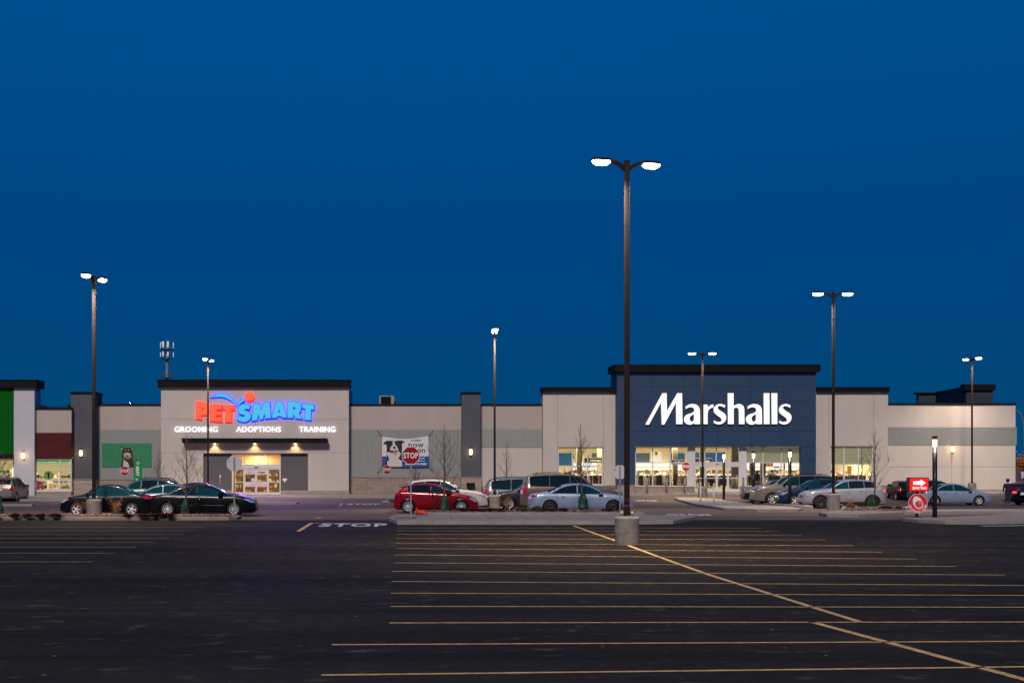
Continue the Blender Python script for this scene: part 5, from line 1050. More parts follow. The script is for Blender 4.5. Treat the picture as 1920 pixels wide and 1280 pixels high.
young_tree(1640, 953, 804, 75, 4, 'bare young tree behind the shrubs at the silver crossover tail', spread=.8); water_bag(1637, 929, 952.5, 75, .42, 'green watering bag at the tail of the silver crossover', 4)
young_tree(-4, 964, 835, 65, 5, 'bare young tree cut by the left edge of the picture'); water_bag(-3, 930, 966, 65, .45, 'green watering bag cut by the left edge of the picture', 5)
young_tree(298, 928, 842, 116, 6, 'bare young tree beside the mural, against the pet shop corner', spread=.9); young_tree(950, 925, 827, 116, 7, 'bare young tree behind the silver minivan, against the beige wall', spread=.8)
young_tree(779, 930, 862, 116, 8, 'small bare tree under the banner, behind the stop sign', spread=1.1)
young_tree(1616, 935, 838, 92, 9, 'bare young tree before the far right lit window', spread=.6)
def tuft_mesh(seed, hgt, wd, n, mt, name):
    r = random.Random(seed); b = MB()
    for _ in range(n):
        a = r.uniform(0, 6.28); q = abs(r.gauss(0, .45)) * wd / 2; bx_, by = q * math.cos(a), q * math.sin(a) * .8; l = hgt * r.uniform(.55, 1.05); t = Vector((bx_ * r.uniform(.2, 1.2), by * r.uniform(.2, 1.2), l)); s_ = .012 + r.uniform(0, .012)
        p = Vector((bx_, by, -.01)); e = Vector((math.cos(a + 1.57), math.sin(a + 1.57), 0)) * s_; b.add([p - e, p + e, p + t * .6 + e, p + t * .6 - e, p + t], [(0, 1, 2, 3), (3, 2, 4)], 0)
    return b.build(name, mt, fixn=False)
def place(proto, first, px, py, h, label, cat, group, sc=1.0, Y=None):
    if Y is None: x, y = g(px, py, h); z = gz(x, y) + h
    else: x, y, z = X(px, Y), Y, h
    o = proto if first else proto.copy()
    if not first: C.objects.link(o)
    o.location = (x, y, z); o.scale = (sc, sc, sc * rnd.uniform(.9, 1.1)); o.rotation_euler[2] = rnd.uniform(0, 6); tag(o, label, cat, group); return o
p = tuft_mesh(1, .27, 1.0, 420, M['tuft'], 'dry_grass_clump')
tl = [(28, .16, 968.3), (52, .16, 968.3), (76, .16, 968.3), (103, .16, 968.3), (240, .16, 968), (268, .16, 968.3), (290, .16, 968.3), (306, .16, 968), (318, .16, 968.3), (-12, .16, 968.3)]
GL = 'dry maroon grass clump low on the left island behind the kerb'
for i, (px, h, py) in enumerate(tl): place(p, i == 0, px, py, h, GL, 'grass clump', 'maroon grass clumps on the left island', .62)
for px, Y_ in ((872, 65.7), (888, 66), (903, 65.7), (920, 66), (934, 65.8), (866, 66.4), (1031, 65.8), (1056, 66), (1018, 66.2), (1140, 66)): place(p, False, px, 0, .25, 'dry maroon grass clump in the raised middle mulch bed', 'grass clump', 'maroon grass clumps in the middle bed', .62, Y_)
for px in (1664, 1684, 1655): place(p, False, px, 953.5, .23, 'dry maroon grass clump in the bed left of the drive thru sign', 'grass clump', 'maroon grass clumps in the right bed', .55)
def leafy(seed, hgt, wd, n, mt, name, leaf=.03, stems=9, cat='shrub'):
    r = random.Random(seed); b = MB(); tips = []
    for k in range(stems):
        a = r.uniform(0, 6.28); q = [Vector((0, 0, -.02))]; d = Vector((math.cos(a) * .35, math.sin(a) * .35, 1)).normalized(); l = hgt * r.uniform(.7, 1)
        for i in range(5): d = (d + Vector((r.uniform(-.2, .2), r.uniform(-.2, .2), 0))).normalized(); q.append(q[-1] + d * l / 5)
        b.tube(q, [.008, .007, .006, .005, .004, .002], 4, 1, False); tips += q[2:]
    for _ in range(n):
        c_ = r.choice(tips) + Vector((r.gauss(0, wd * .13), r.gauss(0, wd * .13), r.gauss(0, hgt * .09))); a = Vector((r.uniform(-1, 1), r.uniform(-1, 1), r.uniform(-1, 1))).normalized() * leaf * r.uniform(.5, 1); e = a.orthogonal().normalized() * leaf * .5
        b.add([c_ - a, c_ + e, c_ + a, c_ - e], [(0, 1, 2, 3)], 0)
    return b.build(name, [mt, M['bark']], fixn=False)
def ballshrub(seed, rad, mt):
    r = random.Random(seed); b = MB()
    for _ in range(1100):
        d = Vector((r.gauss(0, 1), r.gauss(0, 1), r.gauss(0, 1))).normalized(); d.z = abs(d.z) * .95; q = d * rad * r.uniform(.72, 1.04) * (1 + .1 * math.sin(d.x * 7 + seed) * math.cos(d.y * 6)); s_ = .035; e = d.orthogonal().normalized() * .012
        b.add([q - e, q + e, q + (d + Vector((r.uniform(-.5, .5), r.uniform(-.5, .5), r.uniform(-.2, .6)))) * s_], [(0, 1, 2)], 0)
    b.lathe([(rad * .62, 0), (rad * .68, rad * .3), (rad * .5, rad * .62), (.01, rad * .74)], 12, 0)
    return b.build('round_shrub', mt, fixn=False)
p = leafy(4, .85, .5, 520, M['twig'], 'twiggy_shrub')
for i, (px, Y_, z, s_, lab) in enumerate(((155, 64.6, .16, .95, 'twiggy brown shrub at the nose of the small black sedan'), (215.5, 64.6, .16, .95, 'twiggy brown shrub before the rear door of the small black sedan'), (954, 66, .24, .98, 'twiggy brown shrub between the lamp base and the round green shrubs'), (1592, 75.5, .03, .85, 'thin tan twiggy shrub beside the right lamp base'), (1412, 93, -.1, .5, 'small tan shrub behind the lit path columns'))): place(p, i == 0, px, 0, z, lab, 'shrub', 'twiggy brown shrubs', s_, Y_)
p = ballshrub(1, .27, M['greenshrub'])
for i, (px, Y_, z, lab) in enumerate(((979, 66, .22, 'round dark green shrub in the middle bed, the one nearer the lamp base'), (1007, 66, .24, 'round dark green shrub in the middle bed, just behind the sedan tail'), (1594.5, 73.6, .02, 'round green shrub under the thin tan shrub beside the right lamp base'), (1617.5, 73.6, .02, 'round green shrub between the tan shrub and the watering bag'))): place(p, i == 0, px, 0, z, lab, 'shrub', 'round green shrubs', 1.0, Y_)
# fallen cone and the dark stakes
T = thing('traffic_cone', 'orange traffic cone lying on its side at the end of the middle bed', 'traffic cone', (X(781, 64.4), 64.45, .28))
b = MB(); b.lathe([(.13, 0), (.03, .52), (.02, .54)], 20, 0, (0, 0, 0), 'x'); o = b.build('cone', M['cone'], T); o.rotation_euler = (0, R(8), R(-6)); 
b = MB(); b.bev(-.035, .0, -.17, .17, -.17, .17, .012); o = b.build('base', M['cone'], T); o.rotation_euler = (0, R(8), R(-6))
T = thing('plant_frame', 'dark wiry plant stand with looped top before the red hatchback', 'plant stand', (X(817, 67), 67, .2)); b = MB()
for a in (0, 1.3, 2.5, 3.9, 5.1): b.tube([(.32 * math.cos(a), .2 * math.sin(a), 0), (.12 * math.cos(a), .1 * math.sin(a), .35), (.16 * math.cos(a), .1 * math.sin(a), .7), (.24 * math.cos(a), .12 * math.sin(a), .95)], .018, 5)
b.tube([(-.3, 0, .8), (-.28, 0, .93), (-.15, 0, 1.0), (.0, 0, .97), (.08, 0, .85)], .02, 5); b.tube([(.0, 0, .9), (.2, 0, .8), (.28, 0, 1.0), (.34, 0, .75)], .02, 5); b.build('frame', M['dark'], T)

# ------------------------------------------------------------------ cars
PROF = {   # (share of the length from the tail, height in m); belt heights rear/front; glass ranges
 'sedan': dict(H=1.47, top=[(0, .50), (.004, .74), (.02, .92), (.06, .98), (.15, 1.02), (.21, 1.12), (.29, 1.33), (.37, 1.44), (.47, 1.475), (.56, 1.43), (.65, 1.24), (.725, 1.02), (.80, .97), (.89, .905), (.95, .82), (.984, .71), (.997, .56), (1, .44)], belt=(.98, .90), side=(.19, .70), pil=(.455,), rear=(.175, .315), front=(.575, .73), wh=(.19, .80), R=.325),
 'hatch': dict(H=1.46, top=[(0, .50), (.006, .82), (.02, .98), (.06, 1.10), (.115, 1.30), (.17, 1.39), (.30, 1.455), (.42, 1.46), (.53, 1.40), (.62, 1.23), (.705, 1.02), (.80, .95), (.90, .85), (.96, .73), (.99, .6), (1, .44)], belt=(1.05, .90), side=(.17, .68), pil=(.44,), rear=(.05, .125), front=(.545, .70), wh=(.17, .80), R=.325),
 'suv': dict(H=1.68, top=[(0, .50), (.006, .95), (.02, 1.10), (.065, 1.38), (.10, 1.56), (.16, 1.63), (.30, 1.69), (.44, 1.68), (.54, 1.59), (.63, 1.34), (.69, 1.15), (.79, 1.10), (.89, 1.04), (.955, .93), (.986, .76), (.996, .6), (1, .46)], belt=(1.22, 1.03), side=(.13, .67), pil=(.27, .455), rear=(.045, .105), front=(.55, .685), wh=(.175, .80), R=.36),
 'truck': dict(H=1.92, top=[(0, .55), (.006, 1.02), (.014, 1.25), (.035, 1.62), (.06, 1.84), (.10, 1.90), (.30, 1.94), (.49, 1.92), (.585, 1.84), (.65, 1.55), (.70, 1.33), (.78, 1.28), (.88, 1.25), (.955, 1.18), (.985, 1.02), (.995, .82), (1, .55)], belt=(1.27, 1.20), side=(.075, .68), pil=(.27, .47), rear=(.02, .055), front=(.59, .695), wh=(.20, .80), R=.40),
 'van': dict(H=1.75, top=[(0, .50), (.006, .95), (.018, 1.12), (.05, 1.50), (.08, 1.66), (.13, 1.71), (.35, 1.77), (.52, 1.75), (.62, 1.63), (.73, 1.33), (.81, 1.10), (.88, 1.01), (.95, .88), (.985, .68), (1, .46)], belt=(1.10, .97), side=(.085, .775), pil=(.30, .52), rear=(.03, .075), front=(.63, .80), wh=(.19, .80), R=.34),
 'mini': dict(H=1.41, top=[(0, .48), (.006, .80), (.02, .92), (.07, 1.18), (.10, 1.32), (.16, 1.38), (.35, 1.41), (.55, 1.38), (.62, 1.25), (.70, 1.0), (.80, .95), (.92, .88), (.975, .75), (1, .45)], belt=(.97, .93), side=(.13, .68), pil=(.42,), rear=(.045, .10), front=(.57, .695), wh=(.17, .82), R=.31)}
def interp(p, x):
    if x <= p[0][0]: return p[0][1]
    for (a, b), (c, d) in zip(p, p[1:]):
        if x <= c: return b + (d - b) * (x - a) / max(1e-9, c - a)
    return p[-1][1]
BODYC = {}
WH = {}
def wheel_meshes(Rw, style):
    if (Rw, style) in WH: return WH[(Rw, style)]
    t = MB(); wd = .105; t.lathe([(Rw * .66, -wd), (Rw * .9, -wd), (Rw * .985, -wd * .7), (Rw, -wd * .3), (Rw, wd * .3), (Rw * .985, wd * .7), (Rw * .9, wd), (Rw * .66, wd)], 28, 0, axis='y', cap=False); t.lathe([(.01, -wd * .2), (Rw * .67, -wd * .2)], 28, 0, axis='y', cap=False)
    ty = t.build('tyre', M['rubber']); b = MB(); r0 = Rw * .66
    b.lathe([(r0 * 1.0, -wd * .98), (r0 * .93, -wd * .98), (r0 * .90, -wd * .55), (r0 * .88, -wd * .3)], 28, 0, axis='y', cap=False)
    if style == 'steel':
        b.lathe([(.01, -wd * .45), (r0 * .35, -wd * .5), (r0 * .45, -wd * .75), (r0 * .8, -wd * .7), (r0 * .9, -wd * .45)], 28, 0, axis='y', cap=False)
        for k in range(8): a = k * .785; b.lathe([(.02, -wd * .77), (.001, -wd * .77)], 6, 1, (r0 * .62 * math.cos(a), 0, r0 * .62 * math.sin(a)), 'y', False, False)
        ri = b.build('rim', [M['rim_steel'], M['chrome']])
    else:
        n = {'multi': 10, 'five': 5, 'six': 6}[style]; hw0 = {'multi': .022, 'five': .05, 'six': .045}[style]
        for k in range(n):
            a = 2 * math.pi * k / n; u = Vector((math.cos(a), 0, math.sin(a))); v = Vector((-math.sin(a), 0, math.cos(a)))
            p = [u * .04 - v * hw0 * .8, u * .04 + v * hw0 * .8, u * r0 * .92 + v * hw0 * .7, u * r0 * .92 - v * hw0 * .7]
            b.add([(q.x, -wd * .82, q.z) for q in p] + [(q.x * 1, -wd * .5, q.z) for q in p], [(0, 1, 2, 3), (0, 4, 5, 1), (1, 5, 6, 2), (2, 6, 7, 3), (3, 7, 4, 0)])
        b.lathe([(.06, -wd * .6), (.055, -wd * .86), (.001, -wd * .9)], 12, 0, axis='y', cap=False)
        ri = b.build('rim', M['rim'])
    WH[(Rw, style)] = (ty.data, ri.data); bpy.data.objects.remove(ty); bpy.data.objects.remove(ri); return WH[(Rw, style)]
def make_car(kind, L_, W_, paint, px, Y, yaw, label, name='parked_car', cat='car', rim='multi', glass='carglass', sz=1.0, rails=False, lit=False, spoiler=False, chrome=False, clad=False, group='cars parked outside the shops', plate_r=True, py=None, dz=0, front_glass='carglass_teal', tailw=1):
    P = PROF[kind]; hw = W_ / 2; Rw = P['R'] * sz
    top = [(u, z * sz) for u, z in P['top']]; sm_ = chaikin(top, 2, False)
    tp = []; lastx = -9
    for u, z in sm_:
        x = (u - .5) * L_
        if x <= lastx: x = lastx + .002
        tp.append((x, z)); lastx = x
    zt = lambda x: interp(tp, x)
    wx = [(u - .5) * L_ for u in P['wh']]; ra = Rw + .055
    b0, b1 = P['belt']; zbelt = lambda x: min((b0 + (b1 - b0) * ((x / L_) + .5)) * sz, zt(x) - .045)
    def wplan(x):
        df = (L_ / 2 - x); dr = (x + L_ / 2); return hw * (1 - .30 * max(0, 1 - df / .62) ** 2.3 - .20 * max(0, 1 - dr / .45) ** 2.4 - .03 * max(0, 1 - df / 1.5))
    zs = .19 if kind not in ('truck', 'suv') else .27
    def zlow(x):
        z = zs + .05 * max(0, 1 - (L_ / 2 - abs(x)) / .5)
        for c in wx:
            if abs(x - c) < ra: z = max(z, Rw + math.sqrt(max(0, ra * ra - (x - c) ** 2)))
        return min(z, zbelt(x) - .03)
    tumb = .43 if kind not in ('truck', 'van') else .24
    if kind == 'suv': tumb = .44
    def ys(x, z):
        zb = zbelt(x); w0 = wplan(x)
        if z <= zb:
            s = max(0, min(1, (z - zs) / max(.05, zb - zs)))
            f = 1 - .10 * ((.42 - s) / .42) ** 2 if s < .42 else 1 - .012 * ((s - .42) / .3) ** 2 if s < .72 else .988 - .045 * ((s - .72) / .28) ** 2
            return w0 * f
        return max(.1, w0 * .943 - .02 * min(1, (z - zb) / .05) - (z - zb) * tumb)
    xs = set(p[0] for p in tp)
    for c in wx:
        for k in range(-10, 11): xs.add(c + ra * math.sin(k * math.pi / 20))
        xs.add(c - ra - .002); xs.add(c + ra + .002)
    k = -L_ / 2
    while k < L_ / 2: xs.add(k); k += .12
    xs = sorted(xs); q = [xs[0]]
    for x in xs[1:]:
        if x - q[-1] > .0015: q.append(x)
    xs = q; nl, ng, nt_ = 9, 5, 6; rings = []
    def tops(x, y, ye): return zt(x) - .045 * min(1, abs(y) / ye) ** 4
    for x in xs:
        zl, zb, ztp = zlow(x), zbelt(x), zt(x); half = []
        for i in range(nl): z = zl + (zb - zl) * i / (nl - 1); half.append((x, ys(x, z), z))
        ze = max(zb + .001, ztp - .045)
        for i in range(1, ng + 1): z = zb + (ze - zb) * i / ng; half.append((x, ys(x, z), z))
        ye = half[-1][1]
        for i in range(1, nt_ + 1): y = ye * math.cos(i / nt_ * math.pi / 2); half.append((x, y, ztp - (ztp - ze) * (y / ye) ** 4))
        rings.append(half + [(x, -y, z) for _, y, z in half[-2::-1]])
    b = MB(); n = len(rings[0]); vs = sum(rings, []); fs = []
    for i in range(len(rings) - 1):
        for k in range(n - 1): a = i * n + k; fs.append((a, a + 1, a + 1 + n, a + n))
    fs += [tuple(range(n))[::-1], tuple(range((len(rings) - 1) * n, len(rings) * n))]
    b.add(vs, fs, 0, True)
    T = thing(name, label, cat, (0, 0, 0), R(yaw), group)
    body = b.build('body', paint, T, fixn=False)
    bm = bmesh.new(); bm.from_mesh(body.data); bmesh.ops.triangulate(bm, faces=bm.faces); bvh = BVHTree.FromBMesh(bm); bm.free()
    def proj(m_, poly, d, off=.008, mi=0, sub=2):        # lay a flat outline onto the body
        bm = bmesh.new(); vv = [bm.verts.new((p[0], p[1], 0)) for p in poly]
        try: bm.faces.new(vv)
        except ValueError: bm.free(); return
        bmesh.ops.triangulate(bm, faces=bm.faces); bmesh.ops.subdivide_edges(bm, edges=bm.edges, cuts=sub, use_grid_fill=True)
        out = []
        for v in bm.verts:
            a, c = v.co.x, v.co.y
            if d in ('L', 'R'): s_ = 1 if d == 'L' else -1; o, dr = Vector((a, s_ * 3, c)), Vector((0, -s_, 0))
            elif d == 'B': o, dr = Vector((-L_, a, c)), Vector((1, 0, 0))
            elif d == 'F': o, dr = Vector((L_, a, c)), Vector((-1, 0, 0))
            else: o, dr = Vector((a, c, 4)), Vector((0, 0, -1))
            h_ = bvh.ray_cast(o, dr)
            if h_[0] is None: h_ = bvh.find_nearest(o + dr * (3 - hw if d in ('L', 'R') else L_ / 2))
            nn = h_[1]
            if nn.dot(dr) > 0: nn = -nn
            out.append(h_[0] + nn * off)
        bm.verts.index_update(); m_.add(out, [[v.index for v in f.verts] for f in bm.faces], mi, True); bm.free()
    U = lambda u: (u - .5) * L_
    # side glass
    us, ue = P['side']; cuts = [us] + list(P['pil']) + [ue]
    gp = .012 if kind in ('truck', 'van', 'suv') else .022
    def zup(x):
        sl = abs(zt(x + .03) - zt(x - .03)) / .06; return zt(x) - .085 - .05 * min(1.2, sl) 
    for sd in ('R', 'L'):
        for j in range(len(cuts) - 1):
            a, c = U(cuts[j]) + (gp if j else 0), U(cuts[j + 1]) - (gp if j < len(cuts) - 2 else 0); k = 14; lo, up = [], []
            for i in range(k + 1):
                x = a + (c - a) * i / k; zl_ = zbelt(x) + .025; zu = zup(x)
                if zu - zl_ > .03: lo.append((x, zl_)); up.append((x, zu))
            if len(lo) < 3: continue
            m_ = MB()
            for i in range(len(lo) - 1): proj(m_, [lo[i], lo[i + 1], up[i + 1], up[i]], sd, .006, 0, 1)
            m_.build('window', M[front_glass] if (j == len(cuts) - 2) else M[glass], T, fixn=False)
    for nm, (u0, u1), gk in (('rear_window', P['rear'], glass), ('windshield', P['front'], front_glass)):
        m_ = MB(); k = 8; vs = []
        for i in range(k + 1):
            x = U(u0) + (U(u1) - U(u0)) * i / k; e = .02; slp = (zt(x + e) - zt(x - e)) / (2 * e); nn = Vector((-slp, 0, 1)).normalized() * .010
            ye = ys(x, max(zbelt(x) + .001, zt(x) - .045)) - .075
            for jj in range(9): y = ye * (jj / 4 - 1); vs.append((x + nn.x, y, tops(x, y, ye + .075) + nn.z))
        m_.add(vs, [(i * 9 + jj, i * 9 + jj + 1, (i + 1) * 9 + jj + 1, (i + 1) * 9 + jj) for i in range(k) for jj in range(8)], 0, True); m_.build(nm, M[gk], T, fixn=False)
    # floor and wheels
    m_ = MB(); m_.box(-L_ * .47, L_ * .47, -hw * .70, hw * .70, .17 if zs < .25 else .24, .62 * sz); m_.build('underbody', M['dark'], T)
    td, rd = wheel_meshes(Rw, rim)
    for x in wx:
        for s_ in (-1, 1):
            o = bpy.data.objects.new('wheel', td); C.objects.link(o); o.parent = T; o.location = (x, s_ * (hw - .125), Rw); o.rotation_euler = (0, rnd.uniform(0, 6), math.pi if s_ > 0 else 0)
            if s_ > 0: o.rotation_euler = (0, 0, math.pi)
            c_ = bpy.data.objects.new('rim', rd); C.objects.link(c_); c_.parent = o
    # lights
    z0 = zt(U(.985)); zl_ = zt(U(.93))
    for sd, s_ in (('R', -1), ('L', 1)):
        m_ = MB(); h0 = (zl_ - .20) if kind in ('truck', 'suv') else (zl_ - .17)
        proj(m_, [(U(.90), h0 + .13), (U(.945), h0 + .12), (U(.982), h0 + .03), (U(.988), h0 - .06), (U(.955), h0 - .05), (U(.915), h0 + .05)], sd, .012, 0, 2)
        proj(m_, [(s_ * hw * .84, h0 + .07), (s_ * hw * .50, h0 + .03), (s_ * hw * .46, h0 - .05), (s_ * hw * .80, h0 - .06)], 'F', .012, 0, 2)
        m_.build('headlight', M['headl'], T, fixn=False)
        m_ = MB(); proj(m_, [(U(.888), h0 + .12), (U(.905), h0 + .125), (U(.912), h0 + .07), (U(.895), h0 + .08)], sd, .012, 0, 1); m_.build('side_marker', M['amber'], T, fixn=False)
        zt_ = {'sedan': .86, 'hatch': .93, 'suv': 1.05, 'truck': 1.08, 'van': 1.02, 'mini': .84}[kind] * sz
        m_ = MB()
        if kind in ('truck', 'van', 'mini', 'suv'):
            hh = .20 if kind != 'suv' else .09
            proj(m_, [(U(.006), zt_ + hh), (U(.04), zt_ + hh), (U(.045), zt_ - hh * .8), (U(.008), zt_ - hh)], sd, .012, 0, 2)
            proj(m_, [(s_ * hw * .90, zt_ + hh), (s_ * hw * (.72 if kind != 'suv' else .6), zt_ + hh), (s_ * hw * (.72 if kind != 'suv' else .6), zt_ - hh), (s_ * hw * .90, zt_ - hh)], 'B', .012, 0, 2)
        else:
            proj(m_, [(U(.004), zt_ + .055), (U(.06 * tailw), zt_ + .065), (U(.085 * tailw), zt_ + .035), (U(.05 * tailw), zt_ - .045), (U(.006), zt_ - .075)], sd, .012, 0, 2)
            proj(m_, [(s_ * hw * .88, zt_ + .06), (s_ * hw * .5, zt_ + .05), (s_ * hw * .5, zt_ - .06), (s_ * hw * .88, zt_ - .08)], 'B', .012, 0, 2)
        m_.build('taillight', M['tail_lit'] if lit else M['tail'], T, fixn=False)
        # mirror and door handles
        x = U(P['side'][1]) - .13; zb = zbelt(x) + .07; yb = ys(x, zb); m_ = MB(); m_.bev(x - .06, x + .09, s_ * (yb + .03), s_ * (yb + .21), zb - .06, zb + .09, .035); m_.box(x - .02, x + .03, s_ * (yb - .03), s_ * (yb + .06), zb - .04, zb - .005); m_.build('mirror', paint if kind != 'truck' else M['black'], T)
        hp = [c - .035 for c in (P['pil'][-1], P['side'][1] - .045)] if kind != 'mini' else [.43]
        for u in ([P['pil'][-1] - .14, P['pil'][-1] + .02] if kind != 'mini' else [.30]):
            x = U(u); zz_ = zbelt(x) - .13; m_ = MB(); y_ = ys(x, zz_); m_.bev(x - .09, x + .09, s_ * (y_ - .01), s_ * (y_ + .03), zz_ - .018, zz_ + .018, .008); m_.build('door_handle', M['chrome'] if chrome else paint, T)
        m_ = MB()                                                     # door gaps
        for u in ([P['pil'][-1], P['side'][1] - .03, P['pil'][-1] - .20] if kind != 'mini' else [.38, .64]):
            x = U(u); lo_ = zlow(x) + .05; proj(m_, [(x - .006, lo_), (x + .006, lo_), (x + .006, zbelt(x)), (x - .006, zbelt(x))], sd, .003, 0, 3)
        lo_ = zs + .06; proj(m_, [(wx[0] + ra + .05, lo_), (wx[1] - ra - .05, lo_), (wx[1] - ra - .05, lo_ + .012), (wx[0] + ra + .05, lo_ + .012)], sd, .003, 0, 3); m_.build('door_gap', M['black'], T, fixn=False)
        if chrome:
            m_ = MB(); k = 12
            for i in range(k):
                a, c = U(us) + (U(ue) - U(us)) * i / k, U(us) + (U(ue) - U(us)) * (i + 1) / k; proj(m_, [(a, zbelt(a) + .002), (c, zbelt(c) + .002), (c, zbelt(c) + .022), (a, zbelt(a) + .022)], sd, .010, 0, 0)
            m_.build('window_trim', M['chrome'], T, fixn=False)
            m_ = MB(); proj(m_, [(wx[0] + ra + .1, .50), (wx[1] - ra - .1, .50), (wx[1] - ra - .1, .52), (wx[0] + ra + .1, .52)], sd, .012, 0, 3); m_.build('side_moulding', M['chrome'], T, fixn=False)
        if clad:
            m_ = MB(); proj(m_, [(wx[0] + ra, zs + .01), (wx[1] - ra, zs + .01), (wx[1] - ra, zs + .14), (wx[0] + ra, zs + .14)], sd, .012, 0, 3)
            for c in wx:
                for i in range(12):
                    a0, a1 = math.pi * i / 12, math.pi * (i + 1) / 12; r1, r2 = ra + .004, ra + .07; proj(m_, [(c + r1 * math.cos(a0), Rw + r1 * math.sin(a0)), (c + r2 * math.cos(a0), Rw + r2 * math.sin(a0)), (c + r2 * math.cos(a1), Rw + r2 * math.sin(a1)), (c + r1 * math.cos(a1), Rw + r1 * math.sin(a1))], sd, .008, 0, 0)
            m_.build('cladding', mat('black_cladding', (.03, .03, .032), .7), T, fixn=False)
        if rails:
            zr_ = zt(U(.3)); m_ = MB(); ye = ys(U(.3), zr_ - .05) - .06; pts = [(U(u), s_ * ye, zt(U(u)) + (.055 if 0 < i < 4 else -.02)) for i, u in enumerate((.12, .16, .30, .44, .50))]; m_.tube(pts, .018, 6); m_.build('roof_rail', M['black'], T)
    m_ = MB(); gh = zl_ - (.30 if kind != 'truck' else .26); gw = hw * .42
    proj(m_, [(-gw, gh + .10), (gw, gh + .10), (gw * .85, gh - .10), (-gw * .85, gh - .10)], 'F', .006, 0, 3)
    for i in range(3): proj(m_, [(-gw * .92, gh - .06 + i * .06), (gw * .92, gh - .06 + i * .06), (gw * .92, gh - .045 + i * .06), (-gw * .92, gh - .045 + i * .06)], 'F', .016, 1, 2)
    proj(m_, [(-hw * .6, .30), (hw * .6, .30), (hw * .5, .38), (-hw * .5, .38)], 'F', .006, 0, 2); m_.build('grille', [M['black'], M['chrome']], T, fixn=False)
    zp_ = {'sedan': .78, 'hatch': .68, 'suv': .82, 'truck': .95, 'van': .86, 'mini': .78}[kind] * sz
    m_ = MB(); proj(m_, [(-.16, zp_ - .08), (.16, zp_ - .08), (.16, zp_ + .08), (-.16, zp_ + .08)], 'B', .014, 0, 1); m_.build('number_plate', M['platem'], T, fixn=False)
    m_ = MB(); proj(m_, [(-hw * .8, .40), (hw * .8, .40), (hw * .8, .42), (-hw * .8, .42)], 'B', .006, 0, 3); m_.build('bumper_gap', M['black'], T, fixn=False)
    if spoiler:
        x = U(.10); m_ = MB(); m_.bev(x - .17, x + .10, -hw * .66, hw * .66, zt(x + .1) - .06, zt(x + .1) - .015, .015); m_.build('spoiler', paint, T)
    if kind == 'truck' or kind == 'suv' or kind == 'hatch':
        m_ = MB(); x = U(.16); m_.tube([(x, 0, zt(x)), (x - .05, 0, zt(x) + .12)], .012, 4); m_.build('aerial', M['black'], T)
    x_ = X(px, Y); T.location = (x_, Y, gz(x_, Y) + dz)
    # settle it on the sloping lot
    d = Vector((math.cos(R(yaw)), math.sin(R(yaw)))) * (wx[1] - wx[0]) / 2; zf_, zr_ = gz(x_ + d.x, Y + d.y), gz(x_ - d.x, Y - d.y)
    T.location.z = (zf_ + zr_) / 2 + dz
    T.rotation_euler = (0, -math.atan2(zf_ - zr_, wx[1] - wx[0]), R(yaw)); return T
def paint(name, c, metal=.0, rough=.30, coat=.32): return mat('paint_' + name, c, rough, metal=metal, coat=coat, noise=.06 if max(c) > .1 else 0, nscale=2, spec=.12)
blk = paint('black', (.003, .005, .008), coat=.12); blk2 = paint('black_two', (.004, .005, .007), coat=.12); red = paint('deep_red', (.20, .002, .010), .15); slv = paint('silver_blue', (.27, .33, .44), .35, .33)
slv2 = paint('silver', (.29, .305, .34), .35, .33); tan = paint('tan', (.24, .195, .155), .35); grn = paint('sage_green', (.085, .14, .12), .35); gry = paint('steel_grey', (.11, .13, .155), .4); wht = paint('pearl_white', (.46, .44, .40)); nav = paint('navy', (.010, .028, .085), .2); cream_ = paint('beige', (.13, .108, .088), .3); drk = paint('dark_slate', (.014, .017, .022), .2, coat=.15)
make_car('sedan', 4.15, 1.78, blk, 201.5, 67.2, 180, 'small black sedan facing left behind the lamp base on the left island', rim='five', front_glass='carglass_teal', glass='carglass_teal')
make_car('sedan', 5.02, 1.86, blk2, 382, 67.4, 0, 'long black sedan with chrome window trim facing right before the pet shop', rim='multi', chrome=True, tailw=.7)
make_car('hatch', 4.40, 1.78, gry, 300, 70.4, 180, 'grey hatchback showing its teal-lit windows behind the two black cars', glass='carglass_teal', rim='five')
make_car('suv', 4.55, 1.80, grn, 262, 73.6, 180, 'sage green crossover with roof rails, rearmost of the left cars', rails=True)
make_car('sedan', 4.95, 1.85, drk, 376, 70.8, 0, 'dark sedan hidden behind the long black sedan, only its roof and hood showing', sz=1.03)
make_car('van', 5.0, 1.95, tan, 17.5, 107.4, 90, 'tan minivan seen from behind at the variety shop window', rails=True, cat='minivan')
make_car('hatch', 4.15, 1.78, red, 818.5, 71.6, -4, 'bright red hatchback facing right behind the steel sign post', spoiler=True)
make_car('suv', 4.45, 1.80, wht, 833, 75, 0, 'pearl white crossover nosing out behind the red hatchback', sz=.97, spoiler=True, rails=False)
make_car('sedan', 4.7, 1.80, drk, 836, 78, 0, 'dark sedan behind the white crossover, only its sloping roof showing', sz=1.05)
make_car('van', 5.1, 1.95, gry, 990, 81.5, 0, 'grey silver minivan with a long dark side window left of the beige truck', rails=True, cat='minivan')
make_car('sedan', 4.5, 1.78, drk, 999, 77.8, 180, 'dark car with lit-up front corner, nosing out between the silver minivan and the beige truck', rim='multi', sz=1.05)
make_car('truck', 5.25, 2.0, cream_, 1071, 74.9, 0, 'large beige utility truck with black tinted windows behind the silver-blue sedan', rails=True, cat='utility truck', rim='six', glass='carglass', front_glass='carglass')
make_car('sedan', 5.05, 1.84, slv, 1087.5, 70.9, 0, 'silver-blue sedan on black steel wheels facing right in the middle row', rim='steel')
make_car('suv', 4.75, 1.86, slv2, 1576.5, 83.2, 180, 'silver crossover with grey cladding on steel wheels, nearest of the right row', rim='steel', clad=True, rails=False, lit=True)
